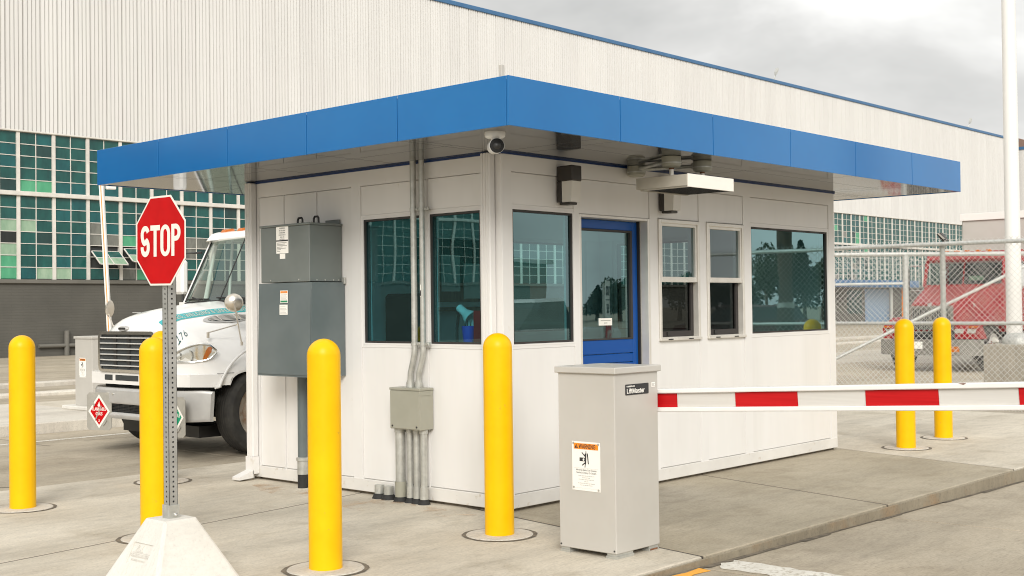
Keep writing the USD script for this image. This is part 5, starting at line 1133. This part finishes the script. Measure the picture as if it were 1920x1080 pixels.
# ------------------------------------------------------------------ chain-link fence, gate frame, light pole
def mesh_wires(o_, u, w, z0_, z1_, cell=.082, r=.0025, sag=0.):
    """Two families of crossing diagonal wires filling a panel."""
    o_, u = np.asarray(o_, float), np.asarray(u, float); n = np.cross(u, Z); H = z1_-z0_; segs = []
    for k in np.arange(-H, w, cell):
        a0, a1 = max(k, 0), min(k+H, w)
        if a1-a0 > .01: segs.append((a0, z0_+a0-k, a1, z0_+a1-k, .004)); segs.append((a0, z1_-(a0-k), a1, z1_-(a1-k), -.004))
    S = np.array(segs); p0 = o_+S[:, :1]*u+S[:, 1:2]*Z+S[:, 4:]*n; p1 = o_+S[:, 2:3]*u+S[:, 3:4]*Z+S[:, 4:]*n
    d = p1-p0; d /= np.linalg.norm(d, axis=1, keepdims=True); b_ = np.cross(d, n); V, F = [], []
    c4 = [n*r, b_*r, -n*r, -b_*r]
    V = np.stack([p0+c for c in c4]+[p1+c for c in c4], 1); k = len(S)
    f0 = np.array([[0, 1, 5], [0, 5, 4], [1, 2, 6], [1, 6, 5], [2, 3, 7], [2, 7, 6], [3, 0, 4], [3, 4, 7]])
    return V.reshape(-1, 3), (np.arange(k)[:, None, None]*8+f0).reshape(-1, 3)
FXA = 10.62
fe = thing('chain_link_fence', 'galvanised chain-link fence with top and middle rails right of the booth', 'fence', (FXA, 1.5, -.10))
obj('wire_mesh', mesh_wires((FXA, 4.95, 0), -Y, 10.45, -.09, 2.26), 'fence_wire', fe, kind='stuff')
obj('top_rail', MB().cyl((FXA-.03, -5.5, 2.185), (FXA-.03, 4.95, 2.199), .030, n=10), 'galvanised_dull', fe, smooth=40)
obj('middle_rail', MB().cyl((FXA-.03, -5.5, 1.090), (FXA-.03, 4.95, 1.095), .026, n=10), 'galvanised_dull', fe, smooth=40)
for y_ in (1.52, -2.1, 4.9):
    p = obj('post', MB().cyl((FXA+.06, y_, -.14), (FXA+.06, y_, 2.18), .038, n=14), 'galvanised', fe, smooth=40)
    obj('post_cap', MB().lathe([(.042, -.03), (.042, .01), (.03, .03), (0, .04)], (FXA+.06, y_, 2.18), 12), 'galvanised', p, smooth=40)
    obj('rail_clamp', MB().lathe([(.041, -.02), (.046, -.02), (.046, .02), (.041, .02)], (FXA+.06, y_, 1.80), 14).lathe([(.041, -.02), (.046, -.02), (.046, .02), (.041, .02)], (FXA+.06, y_, 1.35), 14), 'galvanised_dull', p, smooth=40)
st = thing('fence_light', 'small amber lamp on top of the fence post above the red lorry', 'lamp', (FXA+.06, 1.52, 2.22))
obj('lamp_head', MB().hull([(FXA+.06+a, 1.50+b, 2.225+c) for a, b, c in ((-.04, .0, 0), (.04, .0, 0), (-.05, -.055, .02), (.05, -.055, .02), (-.05, .08, .11), (.05, .08, .11), (-.05, .03, .13), (.05, .03, .13))]), 'bronze', st)
obj('lens', MB().hull([(FXA+a, 1.50+b, 2.235+c) for a in (.003, .008) for b, c in ((-.045, .03), (-.01, .032), (.06, .105), (.04, .115))]), 'mirror_metal', st)
ga, gb = np.array([12.10, 3.95, 0]), np.array([15.4, .35, 0]); gu = (gb-ga)/np.linalg.norm(gb-ga); gw = np.linalg.norm(gb-ga)
gt = thing('swing_gate', 'wide chain-link gate leaf with a diagonal brace standing behind the fence', 'gate', (13.5, 2.4, -.14))
obj('wire_mesh', mesh_wires(ga+gu*.02, gu, gw-.04, -.02, 2.20, r=.0015), 'fence_wire', gt, kind='stuff')
def gp_(a, z_): return ga+gu*a+Z*z_
fr = obj('frame', MB().cyl(gp_(-.9, 2.175), gp_(gw, 2.145), .036, n=10).cyl(gp_(-.9, .02), gp_(gw, .02), .030, n=10).cyl(gp_(-.9, 0), gp_(-.9, 2.18), .036, n=10).cyl(gp_(gw, 0), gp_(gw, 2.15), .036, n=10), 'galvanised_dull', gt, smooth=40)
obj('upright', MB().cyl(gp_(1.17, 0), gp_(1.17, 2.16), .045, n=10), 'galvanised_dull', gt, smooth=40)
obj('middle_rail', MB().cyl(gp_(-.9, 1.685), gp_(1.17, 1.695), .022, n=10), 'galvanised_dull', gt, smooth=40)
obj('brace', MB().cyl(gp_(-.6, .20), gp_(3.45, 2.12), .026, n=10), 'galvanised_dull', gt, smooth=40)
lpole = thing('light_pole', 'tall white light pole on a concrete block behind the fence', 'light pole', (11.55, .87, -.14))
obj('pole', MB().cyl((11.55, .87, .78), (11.55, .87, 12.), .108, .075, n=28), 'white_paint', lpole, smooth=40)
obj('base_cover', MB().lathe([(.108, .16), (.17, .12), (.20, .06), (.20, 0), (.0, 0)], (11.55, .83, .785), 24), 'galvanised_dull', lpole, smooth=40)
blk = obj('concrete_block', MB().box(11.22, .53, -.16, 11.88, 1.19, .785, .012), 'block_concrete', lpole)
m = MB()
for z_ in (.12, .33, .55): m.box(11.2175, .535, z_, 11.2198, 1.185, z_+.004)
obj('board_mark', m, 'slab_dark', blk)
obj('grout_lump', MB().hull([(11.3+a, 1.02+b, .786+c) for a, b, c in RNG.uniform(0, .11, (14, 3))]), 'cast_concrete', lpole)

# ------------------------------------------------------------------ inside the booth
t = thing('office_chair', 'black office chair seen through the left wall window', 'chair', (1.05, 2.15, .03))
obj('backrest', MB().box(1.06, 1.94, .98, 1.15, 2.40, 1.52, .03), 'black_rubber', t); obj('seat', MB().box(.80, 1.92, .52, 1.14, 2.42, .62, .03), 'black_rubber', t)
obj('armrest', MB().box(.80, 2.44, .90, 1.08, 2.50, .95, .01), 'black_rubber', t); obj('armrest', MB().box(.80, 1.84, .90, 1.08, 1.90, .95, .01), 'black_rubber', t); obj('column', MB().cyl((.97, 2.17, .06), (.97, 2.17, .52), .03).box(.70, 2.14, .03, 1.22, 2.20, .08).box(.94, 1.92, .03, 1.0, 2.42, .08), 'black_metal', t)
t = thing('desk', 'desk inside the booth behind the left wall windows', 'desk', (.40, 1.2, .03))
obj('desk_top', MB().box(.13, .2, 1.06, .62, 2.3, 1.10, .006), 'seat_grey', t)
for y0_ in (.25, 2.2):
    for x0_ in (.15, .55): obj('leg', MB().box(x0_, y0_, .03, x0_+.05, y0_+.05, 1.0595), 'black_metal', t)
t = thing('desk_lamp', 'white bell desk lamp behind the left wall window near the corner', 'lamp', (.34, .70, 1.10))
hc, hdn = np.array([.30, .64, 1.345]), np.array([-.10, -.80, -.45]); hdn /= np.linalg.norm(hdn)
obj('shade', MB().tube([hc-hdn*.10, hc-hdn*.095, hc-hdn*.02, hc+hdn*.02, hc+hdn*.09], [.012, .028, .030, .045, .072], 20, caps=False), 'white_plastic', t, smooth=40)
obj('arm', MB().tube([(.36, .80, 1.10), (.37, .81, 1.24), (.35, .77, 1.34), (.31, .70, 1.38)], .011, 8), 'black_metal', t, smooth=40); obj('foot', MB().cyl((.36, .80, 1.10), (.36, .80, 1.12), .07), 'black_metal', t, smooth=40)
t = thing('pencil_cup', 'blue cup with pens under the desk lamp', 'cup', (.25, .575, 1.10)); obj('cup', MB().lathe([(0, 0), (.032, 0), (.048, .16), (.043, .16), (.03, .005)], (.25, .575, 1.10), 18), 'cup_blue', t, smooth=40)
for a, b in ((.02, .03), (-.01, -.04), (-.02, .015)): obj('pen', MB().cyl((.25, .575, 1.11), (.25+a, .575+b, 1.30), .004, n=6), 'black_metal', t)
t = thing('binder', 'red binder standing on the desk beside the lamp', 'binder', (.34, .50, 1.10)); obj('cover', MB().box(.26, .46, 1.101, .46, .535, 1.37, .004), 'sign_red', t)
t = thing('notice_board', 'framed notice board with papers on the inner back wall of the booth', 'notice board', (2.2, W-.13, 1.6))
obj('board', MB().box(1.75, W-.14, 1.45, 2.75, W-.125, 2.05, .004), 'bark', t)
for a, b, c, d in ((1.80, 1.5, 2.05, 1.85), (2.1, 1.55, 2.35, 1.9), (2.4, 1.48, 2.68, 1.82)): obj('sheet', MB().box(a, W-.144, b, c, W-.1405, d), 'paper', t)
t = thing('wall_shelf', 'brown shelf on the inner back wall of the booth', 'shelf', (2.0, W-.2, 1.4)); obj('board', MB().box(1.55, W-.36, 1.36, 2.8, W-.115, 1.40, .003), 'bark', t)

# ------------------------------------------------------------------ what the window glass mirrors, on the near side of the front lane
def tree(x, y, h, r, conifer, label):
    t = thing('conifer_tree' if conifer else 'leafy_tree', label, 'tree', (x, y, -.2), 'trees across the lane mirrored in the windows')
    obj('trunk', MB().cyl((x, y, -.25), (x, y, h*.85), .22, .05, n=10), 'bark', t, smooth=40)
    rg = np.random.default_rng(int(abs(x*31+y*17))); n = 2600
    if conifer:
        zz = rg.random(n)**.8; rad = r*(1-zz)*(.55+.45*np.abs(np.sin(zz*34)))*np.sqrt(rg.random(n)); a = rg.random(n)*6.283
        P = np.c_[x+rad*np.cos(a), y+rad*np.sin(a), h*.12+zz*h*.88]
    else:
        cs = np.c_[rg.normal(0, r*.45, 14), rg.normal(0, r*.45, 14), h*(.35+.55*rg.random(14))]; ci = rg.integers(0, 14, n); d = rg.normal(0, 1, (n, 3)); d /= np.linalg.norm(d, axis=1, keepdims=True)
        P = cs[ci]+d*r*.36*(.5+.5*rg.random((n, 1))); P[:, :2] += (x, y)
    s_ = .20; a = rg.normal(0, 1, (n, 3)); a /= np.linalg.norm(a, axis=1, keepdims=True); b = np.cross(a, rg.normal(0, 1, (n, 3))); b /= np.linalg.norm(b, axis=1, keepdims=True)
    V = np.stack([P+a*s_, P+b*s_*.6, P-a*s_, P-b*s_*.6], 1).reshape(-1, 3); k = np.arange(n)*4; obj('crown', (V, np.vstack([np.stack([k, k+1, k+2], 1), np.stack([k, k+2, k+3], 1)])), 'leaf_conifer' if conifer else 'leaf_green', t)
for az, D, h, r, c, lab in ((29.15, 120, 7.2, 3.0, True, 'pointed conifer across the lane mirrored in the right end window of the booth'), (30.75, 120, 7.0, 3.0, False, 'broad tree across the lane mirrored left of the wooden pole'),
        (31.7, 128, 6.2, 2.8, True, 'conifer across the lane mirrored at the left edge of the end window'), (28.2, 125, 5.6, 2.6, False, 'round tree across the lane mirrored at the right edge of the end window'), (34.6, 130, 5.4, 3.0, False, 'low round tree across the lane mirrored in the first sash window'),
        (37.25, 125, 5.0, 2.8, False, 'low bushy tree across the lane mirrored in the door glass'), (33.0, 140, 5.0, 3.2, False, 'low broad tree across the lane mirrored in the second sash window'), (38.4, 120, 4.2, 2.0, True, 'small conifer across the lane mirrored beside the door stile')):
    tree(-6.15+D*math.cos(math.radians(az)), 5.7-D*math.sin(math.radians(az)), h*(1 if az < 31 else .8), r, c, lab)
t = thing('utility_pole', 'weathered wooden utility pole mirrored in the right end window', 'utility pole', (17.7, -8.0, -.15))
obj('shaft', MB().cyl((17.7, -8.0, -.2), (17.72, -8.0, 11), .165, .13, n=16), 'pole_wood', t, smooth=40); obj('band', MB().lathe([(.162, -.06), (.170, -.06), (.170, .06), (.162, .06)], (17.7, -8, 1.35), 18), 'galvanised', t, smooth=40)
obj('crossarm', MB().box(16.6, -8.08, 10.2, 18.8, -7.92, 10.35, .01), 'bark', t)
hs_ = thing('low_brick_building', 'low brown brick building far across the lane mirrored in the tall window', 'building', (80, -84, -.2))
obj('wall', MB().box(66, -95, -.2, 84, -72, 5.6), 'brown_brick', hs_); obj('roof', MB().box(65.5, -95.5, 5.6, 84.5, -71.5, 6.0), 'canopy_top', hs_)
for a in range(67, 83, 4): obj('window', MB().box(a, -71.99, 1.0, a+2.2, -71.9, 3.4), 'pane_dark', hs_)
def car(x, y, mat, label, pick):
    t = thing('pickup_truck' if pick else 'saloon_car', label, 'pickup' if pick else 'car', (x, y, -.14)); Lc, z = 4.9, RZ
    def hp2(pts, m, nm, par=None): return obj(nm, MB().hull([(x+a, y+s*b, z+c) for a, b, c in pts for s in (-1, 1)]), m, par or t, smooth=35)
    body = hp2([(-2.45, .80, .45), (-2.4, .88, .75), (2.45, .85, .45), (2.45, .88, .95), (-2.2, .84, .98), (-.9, .88, 1.08), (2.4, .86, 1.05), (-2.3, .8, .32), (2.3, .8, .32)], mat, 'body')
    c1 = .55 if pick else 1.7
    cbn = hp2([(-1.1, .80, 1.05), (-.35, .64, 1.62 if pick else 1.45), (c1, .66, 1.62 if pick else 1.45), (c1+.25, .80, 1.05)], 'interior_dark', 'glazing')
    hp2([(-.42, .66, 1.62 if pick else 1.45), (c1+.02, .68, 1.62 if pick else 1.45), (-.3, .58, 1.70 if pick else 1.51), (c1-.1, .6, 1.70 if pick else 1.51)], mat, 'roof')
    for a in (-1.55, 1.5):
        for s in (-1, 1): wheel(x+a, y+s*.78, -s, t, .34, .22)
car(13.2, -11.6, 'truck_white', 'white pickup parked across the lane, mirrored in the tall window', True)
car(25., -13.5, 'brown_paint', 'dark red car parked across the lane, mirrored in the end window', False)
sg = thing('truck_notice', 'white truck notice with red stop band across the lane, mirrored in the door', 'sign', (12.3, -8.4, -.14))
u_ = -X*.85+Y*.527; u_ /= np.linalg.norm(u_); oo = np.array([12.35, -8.5, 1.12])
bdp = obj('board', MB().poly(sbox(-.45, 0, .45, .75), oo, u_, Z, .02), 'paper', sg); obj('lettering', MB().text('TRUCKS', .17, oo+Z*.47, u_, Z, .9, .003, True, align='c', z0=.021).text('HERE', .17, oo+Z*.12, u_, Z, 1., .003, True, align='c', z0=.021).poly(sbox(-.45, .37, .45, .39), oo, u_, Z, .003, .021), 'ink', bdp)
b3 = obj('stop_board', MB().poly(sbox(-.45, -.62, .45, -.02), oo, u_, Z, .02), 'sign_red', sg); obj('lettering', MB().text('STOP', .24, oo-Z*.44, u_, Z, .9, .003, True, align='c', z0=.021), 'sign_white', b3)
obj('leg', MB().cyl(oo+u_*.4-np.cross(u_, Z)*.04-Z*1.26, oo+u_*.4-np.cross(u_, Z)*.04+Z*.7, .03, n=8), 'galvanised', sg); obj('leg', MB().cyl(oo-u_*.4-np.cross(u_, Z)*.04-Z*1.26, oo-u_*.4-np.cross(u_, Z)*.04+Z*.7, .03, n=8), 'galvanised', sg)
